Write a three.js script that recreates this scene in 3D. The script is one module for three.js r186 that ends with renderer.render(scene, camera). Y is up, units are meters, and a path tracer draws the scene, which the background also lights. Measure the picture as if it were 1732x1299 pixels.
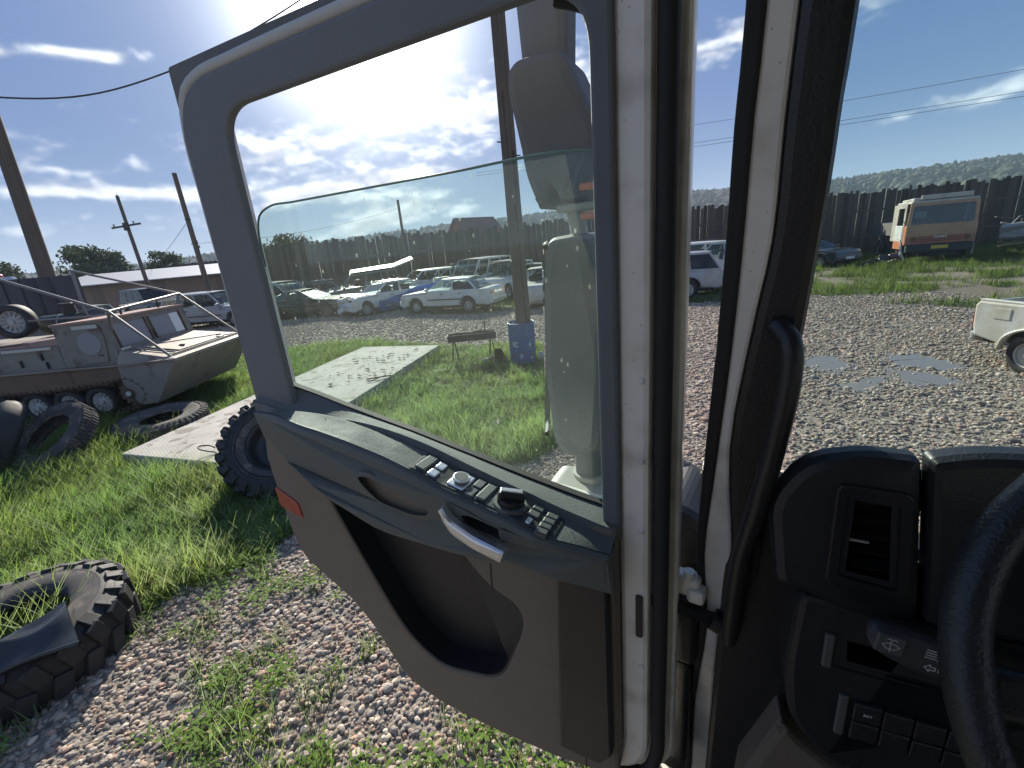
import * as THREE from 'three';
import { RoundedBoxGeometry } from 'three/addons/geometries/RoundedBoxGeometry.js';
import { mergeGeometries } from 'three/addons/utils/BufferGeometryUtils.js';

// ---------------------------------------------------------------- camera, sky, sun, exposure
const scene = new THREE.Scene();
const rad = Math.PI / 180;
const EYE = 2.45;
const camera = new THREE.PerspectiveCamera(81.8, 1024 / 768, 0.03, 3000);
camera.position.set(0, EYE, 0);
camera.rotation.set(-17.4 * rad, 0, -5.2 * rad, 'YXZ');

const renderer = new THREE.WebGLRenderer({ antialias: true });
renderer.setSize(1024, 768);
renderer.toneMapping = THREE.LinearToneMapping;
renderer.toneMappingExposure = 1.9;
renderer.shadowMap.enabled = true;

// small seeded tools
function rng(seed) { let s = seed >>> 0; return () => { s = (s + 0x6D2B79F5) >>> 0; let t = s; t = Math.imul(t ^ (t >>> 15), t | 1); t ^= t + Math.imul(t ^ (t >>> 7), t | 61); return ((t ^ (t >>> 14)) >>> 0) / 4294967296; }; }
function hash3(x, y, z) { let h = Math.imul(x, 374761393) ^ Math.imul(y, 668265263) ^ Math.imul(z, 2147483647 ^ 0x5bd1e995); h = Math.imul(h ^ (h >>> 13), 1274126177); return ((h ^ (h >>> 16)) >>> 0) / 4294967296; }
const sm = t => t * t * (3 - 2 * t);
function vn(x, y, z = 0) {
  const xi = Math.floor(x), yi = Math.floor(y), zi = Math.floor(z), a = sm(x - xi), b = sm(y - yi), c = sm(z - zi);
  const L = (p, q, t) => p + (q - p) * t;
  const f = (dz) => L(L(hash3(xi, yi, zi + dz), hash3(xi + 1, yi, zi + dz), a), L(hash3(xi, yi + 1, zi + dz), hash3(xi + 1, yi + 1, zi + dz), a), b);
  return c === 0 ? f(0) : L(f(0), f(1), c);
}
function fbm(x, y, z = 0, o = 5) { let s = 0, w = .5, n = 0; for (let i = 0; i < o; i++) { s += w * vn(x, y, z); n += w; w *= .5; x = x * 2.03 + 7.1; y = y * 2.03 + 3.7; z = z === 0 ? 0 : z * 2.03 + 1.3; } return s / n; }
const clamp = (v, a = 0, b = 1) => Math.min(b, Math.max(a, v));
const sstep = (a, b, v) => sm(clamp((v - a) / (b - a)));
const lerp = (a, b, t) => a + (b - a) * t;

const SUN = new THREE.Vector3(-0.208, 0.410, -0.888).normalize();
{ // the sky: blue air, a hazy brightness round the sun, thin and heaped clouds
  const W = 2048, H = 1024, data = new Float32Array(W * H * 4);
  // [azimuth, elevation, half width, half height, tilt, strength]
  const blobs = [
    [-37.2, 18.0, 4.6, .75, .05, .62], [-42, 17.4, 1.2, .5, 0, .5], [-43.5, 9.6, 5.5, 2.4, .02, .40], [-38, 7.75, 9, .6, 0, .55], [-31, 7.4, 5, .9, .02, .42],
    [-38, 4.6, 12, 1.0, 0, .25], [-13, 13.0, 14, 5.2, .04, .46], [-26, 9.8, 6, 2.2, .05, .34], [0, 14.8, 6.5, 2.6, .10, .46], [-12, 8.3, 10, .85, .10, .55], [-19, 6.5, 9, 1.2, .03, .36],
    [-16, 4.2, 9, 1.7, .20, .36], [-10, 4.6, 5.5, 1.6, .20, .44], [-16, 2.7, 5, .9, .20, .46], [-4.6, 4.3, 2.2, .8, .2, .46],
    [9.5, 16.6, 4.5, 3.4, .1, .44], [24, 16.4, 8, 1.9, .16, .46], [33, 18, 9, 1.2, .1, .3], [46, 8.4, 6.5, .95, .12, .52], [38, 16.5, 9, 1.2, .1, .34],
    [62, 12, 10, 2, .1, .4], [75, 26, 20, 5, .1, .42], [130, 24, 24, 6, 0, .5], [-130, 26, 26, 7, 0, .5], [180, 35, 30, 9, 0, .5], [-170, 20, 20, 5, 0, .45], [-70, 24, 14, 4, .1, .42], [-62, 10, 9, 2, .1, .4], [90, 14, 14, 3, .1, .4], [-95, 12, 14, 3, .1, .4], [140, 12, 16, 3, .1, .4], [-150, 15, 16, 4, .1, .4], [10, 42, 22, 6, .1, .3], [-80, 40, 22, 8, .1, .3], [120, 45, 26, 8, .1, .3]];
  for (let j = 0; j < H; j++) {
    const el = ((j + .5) / H - .5) * Math.PI, y = Math.sin(el), ce = Math.cos(el);
    for (let i = 0; i < W; i++) {
      const ph = ((i + .5) / W - .5) * 2 * Math.PI, x = Math.cos(ph) * ce, z = Math.sin(ph) * ce;
      const k = (j * W + i) * 4, e = el / rad, az = Math.atan2(x, -z) / rad;
      const h = clamp(y, 0, 1), a = Math.pow(1 - h, 5.2), b = Math.pow(1 - h, 13);
      let r = lerp(.062, .130, a), g = lerp(.118, .215, a), bl = lerp(.26, .375, a);
      r = lerp(r, .36, b * .85); g = lerp(g, .43, b * .85); bl = lerp(bl, .48, b * .85);
      const cs = x * SUN.x + y * SUN.y + z * SUN.z, ang = Math.acos(clamp(cs, -1, 1)) / rad;
      const halo = .95 * Math.exp(-ang / 6.8) + .05 * Math.exp(-ang / 24), core = 16 * Math.exp(-Math.pow(ang / 3.1, 2)) + 1.6 * Math.exp(-Math.pow(ang / 7.5, 2));
      r += halo + core; g += halo * .98 + core * .99; bl += halo * .92 + core * .95;
      if (e > -1) {
        let cov = 0, core2 = 0;
        for (const q of blobs) {
          let da = az - q[0]; if (da > 180) da -= 360; if (da < -180) da += 360;
          if (Math.abs(da) > q[2] * 2.4) continue;
          const de = e - q[1] - da * q[4];
          const d2 = Math.pow(da / q[2], 2) + Math.pow(de / q[3], 2) * (de < 0 ? 1.5 : .8);
          if (d2 < 6) cov += q[5] * Math.exp(-d2);
        }
        if (cov > .02) {
          const wx = fbm(az * .16, e * .35, 3.3, 3) * 3;
          const N1 = (p, q) => fbm(p * .34 + wx * .6, q * 1.05 + wx * .8, 11.5, 7), n = N1(az, e), n2 = fbm(az * 1.5, e * 3.0 + wx, 5.5, 4);
          const d = sstep(.34, .92, cov * 1.12 + (n - .5) * 1.35 + (n2 - .5) * .5 + .12);
          if (d > 0) {
            const lit = clamp(.5 + (n - N1(az + clamp((-13.2 - az) * .1, -1.2, 1.2), e + .8)) * 4.5), thick = sstep(.55, 1.05, cov + (n - .5) * 1.3), glow = .05 + .85 * Math.exp(-ang / 10);
            const rim = (1 - thick * .42) * lerp(.74, 1.18, lit);
            const cr = (.45 + glow) * rim + .04, cg = (.47 + glow) * rim + .045, cb = (.50 + glow * .97) * rim + .055;
            const al = d * .92;
            r = lerp(r, Math.max(cr, r * .9), al); g = lerp(g, Math.max(cg, g * .9), al); bl = lerp(bl, Math.max(cb, bl * .9), al);
          }
        }
      }
      data[k] = r; data[k + 1] = g; data[k + 2] = bl; data[k + 3] = 1;
    }
  }
  const t = new THREE.DataTexture(data, W, H, THREE.RGBAFormat, THREE.FloatType);
  t.mapping = THREE.EquirectangularReflectionMapping; t.magFilter = THREE.LinearFilter; t.minFilter = THREE.LinearFilter; t.wrapS = THREE.RepeatWrapping; t.needsUpdate = true;
  scene.background = t; scene.environment = t;
}
const sun = new THREE.DirectionalLight(new THREE.Color().setRGB(1, .92, .79), 5);
sun.position.copy(SUN).multiplyScalar(80); sun.target.position.set(0, 0, -10);
sun.castShadow = true; sun.shadow.mapSize.set(4096, 4096);
Object.assign(sun.shadow.camera, { left: -45, right: 45, top: 45, bottom: -45, near: 1, far: 200 });
scene.add(sun, sun.target);
scene.fog = new THREE.FogExp2(new THREE.Color().setRGB(.55, .65, .76), .0006);

// ---------------------------------------------------------------- helpers
const V = (x, y, z) => new THREE.Vector3(x, y, z);
const C = (r, g, b) => new THREE.Color().setRGB(r, g, b);
function mat(r, g, b, rough = .6, o = {}) { return new THREE.MeshStandardMaterial({ color: C(r, g, b), roughness: rough, side: THREE.DoubleSide, ...o }); }
function phys(r, g, b, rough = .6, o = {}) { return new THREE.MeshPhysicalMaterial({ color: C(r, g, b), roughness: rough, side: THREE.DoubleSide, ...o }); }
function grey(W, H, fn, rep = 1) { // a grey data map, fn -> 0..1
  const d = new Uint8Array(W * H * 4);
  for (let j = 0; j < H; j++) for (let i = 0; i < W; i++) { const v = clamp(fn(i, j)) * 255, k = (j * W + i) * 4; d[k] = d[k + 1] = d[k + 2] = v; d[k + 3] = 255; }
  const t = new THREE.DataTexture(d, W, H); t.wrapS = t.wrapT = THREE.RepeatWrapping; t.magFilter = THREE.LinearFilter; t.minFilter = THREE.LinearMipmapLinearFilter; t.generateMipmaps = true; t.repeat.set(rep, rep); t.needsUpdate = true; return t;
}
function rgbTex(W, H, fn, rep = 1) { // an sRGB colour map from linear values
  const d = new Uint8Array(W * H * 4), s = v => 255 * Math.pow(clamp(v), 1 / 2.2);
  for (let j = 0; j < H; j++) for (let i = 0; i < W; i++) { const c = fn(i, j), k = (j * W + i) * 4; d[k] = s(c[0]); d[k + 1] = s(c[1]); d[k + 2] = s(c[2]); d[k + 3] = c.length > 3 ? 255 * clamp(c[3]) : 255; }
  const t = new THREE.DataTexture(d, W, H); t.colorSpace = THREE.SRGBColorSpace; t.wrapS = t.wrapT = THREE.RepeatWrapping; t.magFilter = THREE.LinearFilter; t.minFilter = THREE.LinearMipmapLinearFilter; t.generateMipmaps = true; t.repeat.set(rep, rep); t.needsUpdate = true; return t;
}
const wrapN = (i, j, N, f, z, o = 4) => { // tileable fbm
  const u = i / N, v = j / N, g = (a, b) => fbm(a * f, b * f, z, o);
  return lerp(lerp(g(u, v), g(u - 1, v), u), lerp(g(u, v - 1), g(u - 1, v - 1), u), v);
};
function boxUV(g) { // uv in metres, by the way each face points
  g = g.index ? g.toNonIndexed() : g; if (!g.attributes.normal) g.computeVertexNormals();
  const p = g.attributes.position, uv = new Float32Array(p.count * 2), a = V(), b = V(), c = V(), n = V();
  for (let i = 0; i < p.count; i += 3) {
    a.fromBufferAttribute(p, i); b.fromBufferAttribute(p, i + 1); c.fromBufferAttribute(p, i + 2);
    n.copy(b).sub(a).cross(c.clone().sub(a)); const x = Math.abs(n.x), y = Math.abs(n.y), z = Math.abs(n.z);
    [a, b, c].forEach((q, k) => { let u, v; if (y >= x && y >= z) { u = q.x; v = q.z; } else if (x >= z) { u = q.z; v = q.y; } else { u = q.x; v = q.y; } uv[(i + k) * 2] = u; uv[(i + k) * 2 + 1] = v; });
  }
  g.setAttribute('uv', new THREE.BufferAttribute(uv, 2));
  for (const k of Object.keys(g.attributes)) if (!['position', 'normal', 'uv', 'color'].includes(k)) g.deleteAttribute(k);
  return g;
}
const merge = list => { list = Array.isArray(list) ? list : [list]; const gs = list.map(boxUV); return gs.length === 1 ? gs[0] : mergeGeometries(gs); };
function mesh(name, geos, m, parent) { const o = new THREE.Mesh(merge(geos), m); o.name = name; o.castShadow = o.receiveShadow = true; if (parent) parent.add(o); return o; }
const taken = {};
function numbered(n) { taken[n] = (taken[n] || 0) + 1; return taken[n] === 1 ? n : n + '_' + String(taken[n] - 1).padStart(3, '0'); }
function thing(name, label, category, x = 0, y = 0, z = 0, turn = 0, group) {
  const o = new THREE.Group(); o.name = numbered(name); o.position.set(x, y, z); o.rotation.y = turn; o.userData = { label, category }; if (group) o.userData.group = group; scene.add(o); return o;
}
function tag(o, label, category, group, kind) { o.name = numbered(o.name); if (label) o.userData.label = label; if (category) o.userData.category = category; if (group) o.userData.group = group; if (kind) o.userData.kind = kind; if (!o.parent) scene.add(o); return o; }
const put = (g, x = 0, y = 0, z = 0, rx = 0, ry = 0, rz = 0) => { g.applyMatrix4(new THREE.Matrix4().compose(V(x, y, z), new THREE.Quaternion().setFromEuler(new THREE.Euler(rx, ry, rz, 'YXZ')), V(1, 1, 1))); return g; };
const box = (w, h, d, x, y, z, rx, ry, rz) => put(new THREE.BoxGeometry(w, h, d), x, y, z, rx, ry, rz);
const rbox = (w, h, d, r, x, y, z, rx, ry, rz) => put(new RoundedBoxGeometry(w, h, d, 2, r), x, y, z, rx, ry, rz);
const cyl = (r1, r2, h, n, x, y, z, rx, ry, rz) => put(new THREE.CylinderGeometry(r1, r2, h, n), x, y, z, rx, ry, rz);
const ball = (r, x, y, z, sx = 1, sy = 1, sz = 1, n = 12) => { const g = new THREE.SphereGeometry(r, n, Math.max(6, n * .6 | 0)); g.scale(sx, sy, sz); return g.translate(x, y, z); };
const curve = pts => new THREE.CatmullRomCurve3(pts.map(p => V(...p)), false, 'centripetal');
const tube = (pts, r, n = 24, k = 8) => new THREE.TubeGeometry(curve(pts), n, r, k, false);
function bar(p, q, r, r2 = r, n = 8) { const a = V(...p), b = V(...q), d = b.clone().sub(a), g = new THREE.CylinderGeometry(r2, r, d.length(), n); g.applyQuaternion(new THREE.Quaternion().setFromUnitVectors(V(0, 1, 0), d.normalize())); const m = a.add(V(...q)).multiplyScalar(.5); return g.translate(m.x, m.y, m.z); }
function beam(p, q, w, h, up = [0, 1, 0]) { const a = V(...p), b = V(...q), d = b.clone().sub(a), L = d.length(), zz = d.clone().normalize(), xx = V(...up).cross(zz).normalize(), yy = zz.clone().cross(xx); const g = new THREE.BoxGeometry(w, h, L); g.applyMatrix4(new THREE.Matrix4().makeBasis(xx, yy, zz)); const m = a.add(b).multiplyScalar(.5); return g.translate(m.x, m.y, m.z); }
function quad(a, b, c, d, nu = 1, nv = 1) { // a sheet a-b-c-d
  const g = new THREE.PlaneGeometry(1, 1, nu, nv), p = g.attributes.position, A = V(...a), B = V(...b), Cc = V(...c), D = V(...d);
  for (let i = 0; i < p.count; i++) { const u = p.getX(i) + .5, v = p.getY(i) + .5; const q = A.clone().multiplyScalar((1 - u) * (1 - v)).add(B.clone().multiplyScalar(u * (1 - v))).add(Cc.clone().multiplyScalar(u * v)).add(D.clone().multiplyScalar((1 - u) * v)); p.setXYZ(i, q.x, q.y, q.z); }
  g.computeVertexNormals(); return g;
}
function slab(a, b, c, d, t) { // a sheet with thickness t along its normal
  const A = V(...a), B = V(...b), D = V(...d), n = B.clone().sub(A).cross(D.clone().sub(A)).normalize().multiplyScalar(t);
  const top = [a, b, c, d], bot = top.map(p => [p[0] - n.x, p[1] - n.y, p[2] - n.z]), out = [quad(...top), quad(...bot.slice().reverse())];
  for (let i = 0; i < 4; i++) { const j = (i + 1) % 4; out.push(quad(bot[i], bot[j], top[j], top[i])); }
  return mergeGeometries(out.map(g => g.toNonIndexed()));
}
function rpoly(pts, r = 0, Cls = THREE.Shape) { // polygon with rounded corners; a point may carry its own radius
  const s = new Cls(), n = pts.length;
  for (let i = 0; i < n; i++) {
    const p = pts[i], a = pts[(i + n - 1) % n], b = pts[(i + 1) % n], rr = p[2] ?? r;
    const da = Math.hypot(a[0] - p[0], a[1] - p[1]), db = Math.hypot(b[0] - p[0], b[1] - p[1]), ta = Math.min(rr, da * .49) / da, tb = Math.min(rr, db * .49) / db;
    const p1 = [lerp(p[0], a[0], ta), lerp(p[1], a[1], ta)], p2 = [lerp(p[0], b[0], tb), lerp(p[1], b[1], tb)];
    if (i === 0) s.moveTo(...p1); else s.lineTo(...p1);
    if (rr > 0) s.quadraticCurveTo(p[0], p[1], p2[0], p2[1]);
  }
  s.closePath(); return s;
}
const spline = (pts, n = 40) => new THREE.SplineCurve(pts.map(p => new THREE.Vector2(...p))).getPoints(n).map(p => [p.x, p.y]);
function extr(shape, depth, bevel = 0, z0 = 0, seg = 8) { const g = new THREE.ExtrudeGeometry(shape, { depth: Math.max(.0005, depth - 2 * bevel), bevelEnabled: bevel > 0, bevelThickness: bevel, bevelSize: bevel, bevelOffset: -bevel, bevelSegments: 2, curveSegments: seg }); return g.translate(0, 0, z0 + bevel); }

// ---------------------------------------------------------------- the ground
const inPoly = (P, x, z) => { let c = false; for (let i = 0, j = P.length - 1; i < P.length; j = i++) { const [a, b] = P[i], [d, e] = P[j]; if ((b > z) !== (e > z) && x < (d - a) * (z - b) / (e - b) + a) c = !c; } return c; };
const GRASS_NEAR = [[-3.4, -1.7], [-3.1, -2.44], [-2.96, -2.73], [-2.76, -3.07], [-2.52, -3.25], [-2.26, -3.58], [-1.99, -4.07], [-1.24, -4.69], [-.13, -4.62], [.16, -4.87], [.57, -5.21], [.97, -5.3], [1.5, -7.5], [2, -10.3], [1.29, -10.54], [0, -11.3], [-1.59, -11.6], [-2.71, -12.5], [-4.75, -13.5], [-7, -13.6], [-7.9, -13], [-10, -12.6], [-14, -12.5], [-18, -10], [-16, -3], [-9, 0], [-4.4, -.6]];
const GRASS_FAR = [[-34, -25], [-11.5, -22.2], [-7, -21.2], [-4, -19.4], [-.6, -16.9], [.3, -16.5], [.8, -17.6], [2.2, -18], [5.6, -14.9], [7.7, -15.4], [10, -14.5], [10.2, -12.8], [10.4, -12], [11.7, -11.6], [12.2, -10.2], [18, -7], [44, -7], [44, -46], [-34, -46]];
const PUDDLES = [[[5.2, -7.57], [5.5, -7.75], [5.88, -7.85], [5.91, -7.31], [5.61, -6.91], [5.15, -6.82], [4.99, -7.24]], [[6.71, -7.53], [7.27, -7.45], [7.2, -6.9], [7.07, -6.42], [6.8, -6.4], [6.6, -6.55], [6.35, -6.75], [6.31, -7.05]], [[4.87, -6.17], [5.3, -6.42], [5.77, -6.51], [5.6, -6.2], [5.3, -6.05], [4.91, -5.88]], [[6.03, -6.6], [6.36, -6.66], [6.5, -6.3], [6.45, -5.94], [6.05, -5.74], [5.8, -6.1]]];
const MUDDY = [[[9.67, -13.98], [11.15, -13.95], [10.73, -12.13], [9.47, -12]], [[12.57, -13.24], [14.89, -13.93], [14.56, -12.28], [13.02, -10.92], [11.74, -11.64]], [[8.6, -11.5], [10.6, -11.2], [11, -10], [9.2, -9.9]]];
function nearPatch(x, z) { // weeds coming up through the gravel beside the truck
  const n = fbm(x * 1.5 + 40, z * 1.5 + 11, 0, 4);
  const w = sstep(1.2, -.2, x) * sstep(-7, -4, x) * sstep(-4.6, -3.2, z);
  return clamp((n - .37) * 2.6) * w * .85;
}
function grassAt(x, z) {
  const wx = x + (fbm(x * 1.2, z * 1.2, 0, 3) - .5) * .7, wz = z + (fbm(x * 1.2 + 30, z * 1.2 + 9, 0, 3) - .5) * .7;
  if (inPoly(GRASS_NEAR, wx, wz)) return clamp(.62 + fbm(x * .9 + 3, z * .9, 0, 3) * .6) ;
  if (inPoly(GRASS_FAR, wx * 1 + (fbm(x * .4, z * .4 + 50, 0, 3) - .5) * 2.4, wz + (fbm(x * .4 + 20, z * .4, 0, 3) - .5) * 2.4)) { for (const m of MUDDY) if (inPoly(m, wx, wz)) return .05; return clamp((fbm(x * .55 + 8, z * .55 + 1, 0, 4) - .27) * 4.5); }
  return nearPatch(x, z);
}
const inPuddle = (x, z, s = 1) => PUDDLES.some(p => { const cx = p.reduce((a, b) => a + b[0], 0) / p.length, cz = p.reduce((a, b) => a + b[1], 0) / p.length; return inPoly(p, cx + (x - cx) / s, cz + (z - cz) / s); });
{
  const N = 2048, S = 64, X0 = -30, Z0 = -46;
  const tex = rgbTex(N, N, (i, j) => {
    const x = X0 + i / N * S, z = Z0 + S - j / N * S, g = grassAt(x, z);
    const n = fbm(x * .35, z * .35, 0, 4), f = hash3(i, j, 3), f2 = vn(x * 14, z * 14), mud = fbm(x * .5 + 70, z * .5, 0, 4);
    let r = .20 + (f - .5) * .24 + (f2 - .5) * .12, q = r;
    let c = [q * (1.04 + (n - .5) * .2), q * (.865), q * .70];
    const wet = sstep(.54, .66, mud) * sstep(3, 8, x) * .5; c = c.map((v, k) => v * (1 - wet * [.45, .5, .55][k]));
    if (inPoly(GRASS_FAR, x, z)) c = [.135 + f2 * .07 + (f - .5) * .05, .108 + f2 * .055 + (f - .5) * .04, .076 + f2 * .04 + (f - .5) * .03];
    for (const m of MUDDY) if (inPoly(m, x, z)) c = [.10 + f2 * .06, .075 + f2 * .045, .052 + f2 * .03];
    const soil = [.045 + .03 * f2, .055 + .035 * f2, .022 + .012 * f2]; const t = sstep(.45, .8, g);
    return [lerp(c[0], soil[0], t), lerp(c[1], soil[1], t), lerp(c[2], soil[2], t)];
  });
  const bump = grey(512, 512, (i, j) => wrapN(i, j, 512, 40, 2.2, 3) * .7 + hash3(i, j, 1) * .3);
  const g = new THREE.PlaneGeometry(2400, 2400, 60, 60).rotateX(-Math.PI / 2), p = g.attributes.position, uv = g.attributes.uv;
  for (let i = 0; i < p.count; i++) uv.setXY(i, (p.getX(i) - X0) / S, (Z0 + S - p.getZ(i)) / S);
  bump.repeat.set(14, 14);
  const o = new THREE.Mesh(g, new THREE.MeshStandardMaterial({ map: tex, roughness: .95, bumpMap: bump, bumpScale: .03 })); o.name = 'ground'; o.receiveShadow = true; o.userData.kind = 'structure'; scene.add(o);
}
// puddles of muddy water
PUDDLES.forEach((p, i) => {
  const cv = new THREE.CatmullRomCurve3(p.map(([x, z]) => V(x, 0, z)), true, 'catmullrom', .6), pts = [];
  for (let k = 0; k < 120; k++) { const q = cv.getPoint(k / 120), nx = (fbm(q.x * 5 + 3, q.z * 5 + i * 9, 0, 4) - .5) * .55, nz = (fbm(q.x * 5 + 30, q.z * 5 + i * 9, 0, 4) - .5) * .55; pts.push([q.x + nx, -(q.z + nz)]); }
  const g = new THREE.ShapeGeometry(rpoly(pts, .0), 4).rotateX(-Math.PI / 2).translate(0, .008, 0);
  const o = mesh('puddle', g, waterMat(), null); tag(o, null, null, null, 'structure');
});
function waterMat() { return waterMat.m || (waterMat.m = phys(.17, .155, .135, .06, { ior: 1.33 })); }
// stones of the yard
const stoneCols = [[.40, .30, .225], [.33, .27, .21], [.27, .22, .175], [.45, .375, .29], [.38, .25, .185], [.23, .20, .17], [.50, .43, .345], [.30, .26, .22]];
function pebbleGeo(seed, flat) { const g = new THREE.IcosahedronGeometry(1, 1), p = g.attributes.position; for (let i = 0; i < p.count; i++) { const x = p.getX(i), y = p.getY(i), z = p.getZ(i), s = .72 + .5 * vn(x * 1.3 + seed * 9 + 5, y * 1.3 + 5, z * 1.3 + 3.1); p.setXYZ(i, x * s, y * s * flat, z * s * .82); } g.computeVertexNormals(); return g; }
{
  const r = rng(5), lists = [[], [], []], mats = mat(1, 1, 1, .88);
  const addStone = (x, z, s) => { if (inPuddle(x, z, .84) && r() > .03) return; lists[r() * 3 | 0].push([x, z, s]); };
  const region = (x0, x1, z0, z1, den, smin, smax, pw = 2.2) => { const n = (x1 - x0) * (z1 - z0) * den | 0; for (let i = 0; i < n; i++) { const x = lerp(x0, x1, r()), z = lerp(z0, z1, r()); const ax = Math.atan2(x, -z); if (ax > 1.05 || ax < -1.25) continue; const g = grassAt(x, z); if (g > .5 && r() < sstep(.5, .8, g) * .97) continue; addStone(x, z, lerp(smin, smax, Math.pow(r(), pw))); } };
  region(-4.6, 2.2, -5.6, -1.0, 1700, .007, .025, 2);
  region(-3.6, 1.8, -5.2, -1.0, 30, .022, .042, 2.2);
  region(.9, 9, -9, -2.2, 620, .009, .032, 2.2);
  region(.9, 9, -9, -2.2, 12, .03, .06, 2);
  region(2, 13, -16, -8.5, 250, .014, .042, 2);
  region(-13, 3.5, -21, -10.8, 230, .014, .042, 2);
  region(-20, -7, -26, -11, 60, .02, .05);
  const rr = rng(6), q = new THREE.Quaternion(), e = new THREE.Euler(), m4 = new THREE.Matrix4(), col = C(1, 1, 1);
  lists.forEach((L, k) => {
    const im = new THREE.InstancedMesh(pebbleGeo(k + 1, [.62, .5, .75][k]), mats, L.length);
    L.forEach(([x, z, s], i) => { q.setFromEuler(e.set((rr() - .5) * .7, rr() * 6.3, (rr() - .5) * .7)); const a = .75 + rr() * .6; im.setMatrixAt(i, m4.compose(V(x, s * (.12 + rr() * .25), z), q, V(s * a, s, s))); const c = stoneCols[rr() * 8 | 0], b = .62 + rr() * .62; im.setColorAt(i, col.setRGB(c[0] * b, c[1] * b, c[2] * b)); });
    im.castShadow = im.receiveShadow = true; im.name = 'gravel'; tag(im, ['rounded pinkish brown gravel stones of the yard', 'flat tan gravel stones of the yard', 'lumpy grey gravel stones of the yard'][k], 'gravel', 'gravel of the yard', 'stuff');
  });
}
// grass
function clump(seed, n, h0, h1, w, spread, lean) {
  const r = rng(seed), P = [], Nn = [], Col = [], I = [];
  for (let b = 0; b < n; b++) {
    const a = r() * 6.283, d = Math.sqrt(r()) * spread, x = Math.cos(a) * d, z = Math.sin(a) * d, h = lerp(h0, h1, r()), t = r() * 6.283, l = lean * (.3 + r()) * h, ww = w * (.7 + r() * .6);
    const dx = Math.cos(t), dz = Math.sin(t), px = -dz, pz = dx, tone = .75 + r() * .5, dry = r() < .05;
    const base = P.length / 3, K = 3;
    for (let s = 0; s <= K; s++) { const f = s / K, cx = x + dx * l * f * f, cz = z + dz * l * f * f, cy = h * (f - .18 * f * f * lean), hw = ww * (1 - f * .85) * .5; for (const sg of [-1, 1]) { P.push(cx + px * hw * sg, cy, cz + pz * hw * sg); Nn.push(dx * .6, .8, dz * .6); dry ? Col.push(.85 * tone * 1.5, .62 * tone, .6 * tone) : Col.push(tone * (.85 + .3 * r()), tone, tone * .8); } }
    for (let s = 0; s < K; s++) { const k = base + s * 2; I.push(k, k + 1, k + 2, k + 1, k + 3, k + 2); }
  }
  const g = new THREE.BufferGeometry(); g.setAttribute('position', new THREE.Float32BufferAttribute(P, 3)); g.setAttribute('normal', new THREE.Float32BufferAttribute(Nn, 3)); g.setAttribute('color', new THREE.Float32BufferAttribute(Col, 3)); g.setIndex(I); return g;
}
function weed(seed, n, s) { // low leafy ground cover
  const r = rng(seed), P = [], Nn = [], Col = [];
  for (let b = 0; b < n; b++) {
    const a = r() * 6.283, d = Math.sqrt(r()) * .085, x = Math.cos(a) * d, z = Math.sin(a) * d, y = .012 + r() * .05, t = r() * 6.283, L = s * (.6 + r() * .8), w = L * .45, up = (r() - .3) * L * .8, tone = .75 + r() * .5;
    const dx = Math.cos(t) * L, dz = Math.sin(t) * L, px = -Math.sin(t) * w * .5, pz = Math.cos(t) * w * .5;
    const p0 = [x, y, z], p1 = [x + dx * .5 + px, y + up * .6, z + dz * .5 + pz], p2 = [x + dx, y + up * .8, z + dz], p3 = [x + dx * .5 - px, y + up * .6, z + dz * .5 - pz];
    for (const q of [p0, p1, p2, p0, p2, p3]) { P.push(...q); Nn.push(0, 1, 0); Col.push(tone * .9, tone, tone * .9); }
  }
  const g = new THREE.BufferGeometry(); g.setAttribute('position', new THREE.Float32BufferAttribute(P, 3)); g.setAttribute('normal', new THREE.Float32BufferAttribute(Nn, 3)); g.setAttribute('color', new THREE.Float32BufferAttribute(Col, 3)); return g;
}
const SLAB = [[-3.83, -11.6], [-1.72, -10.91], [-3.2, -4.83], [-5.36, -5.58]]; // outline of the concrete slab
const NOGRASS = [SLAB];
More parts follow.
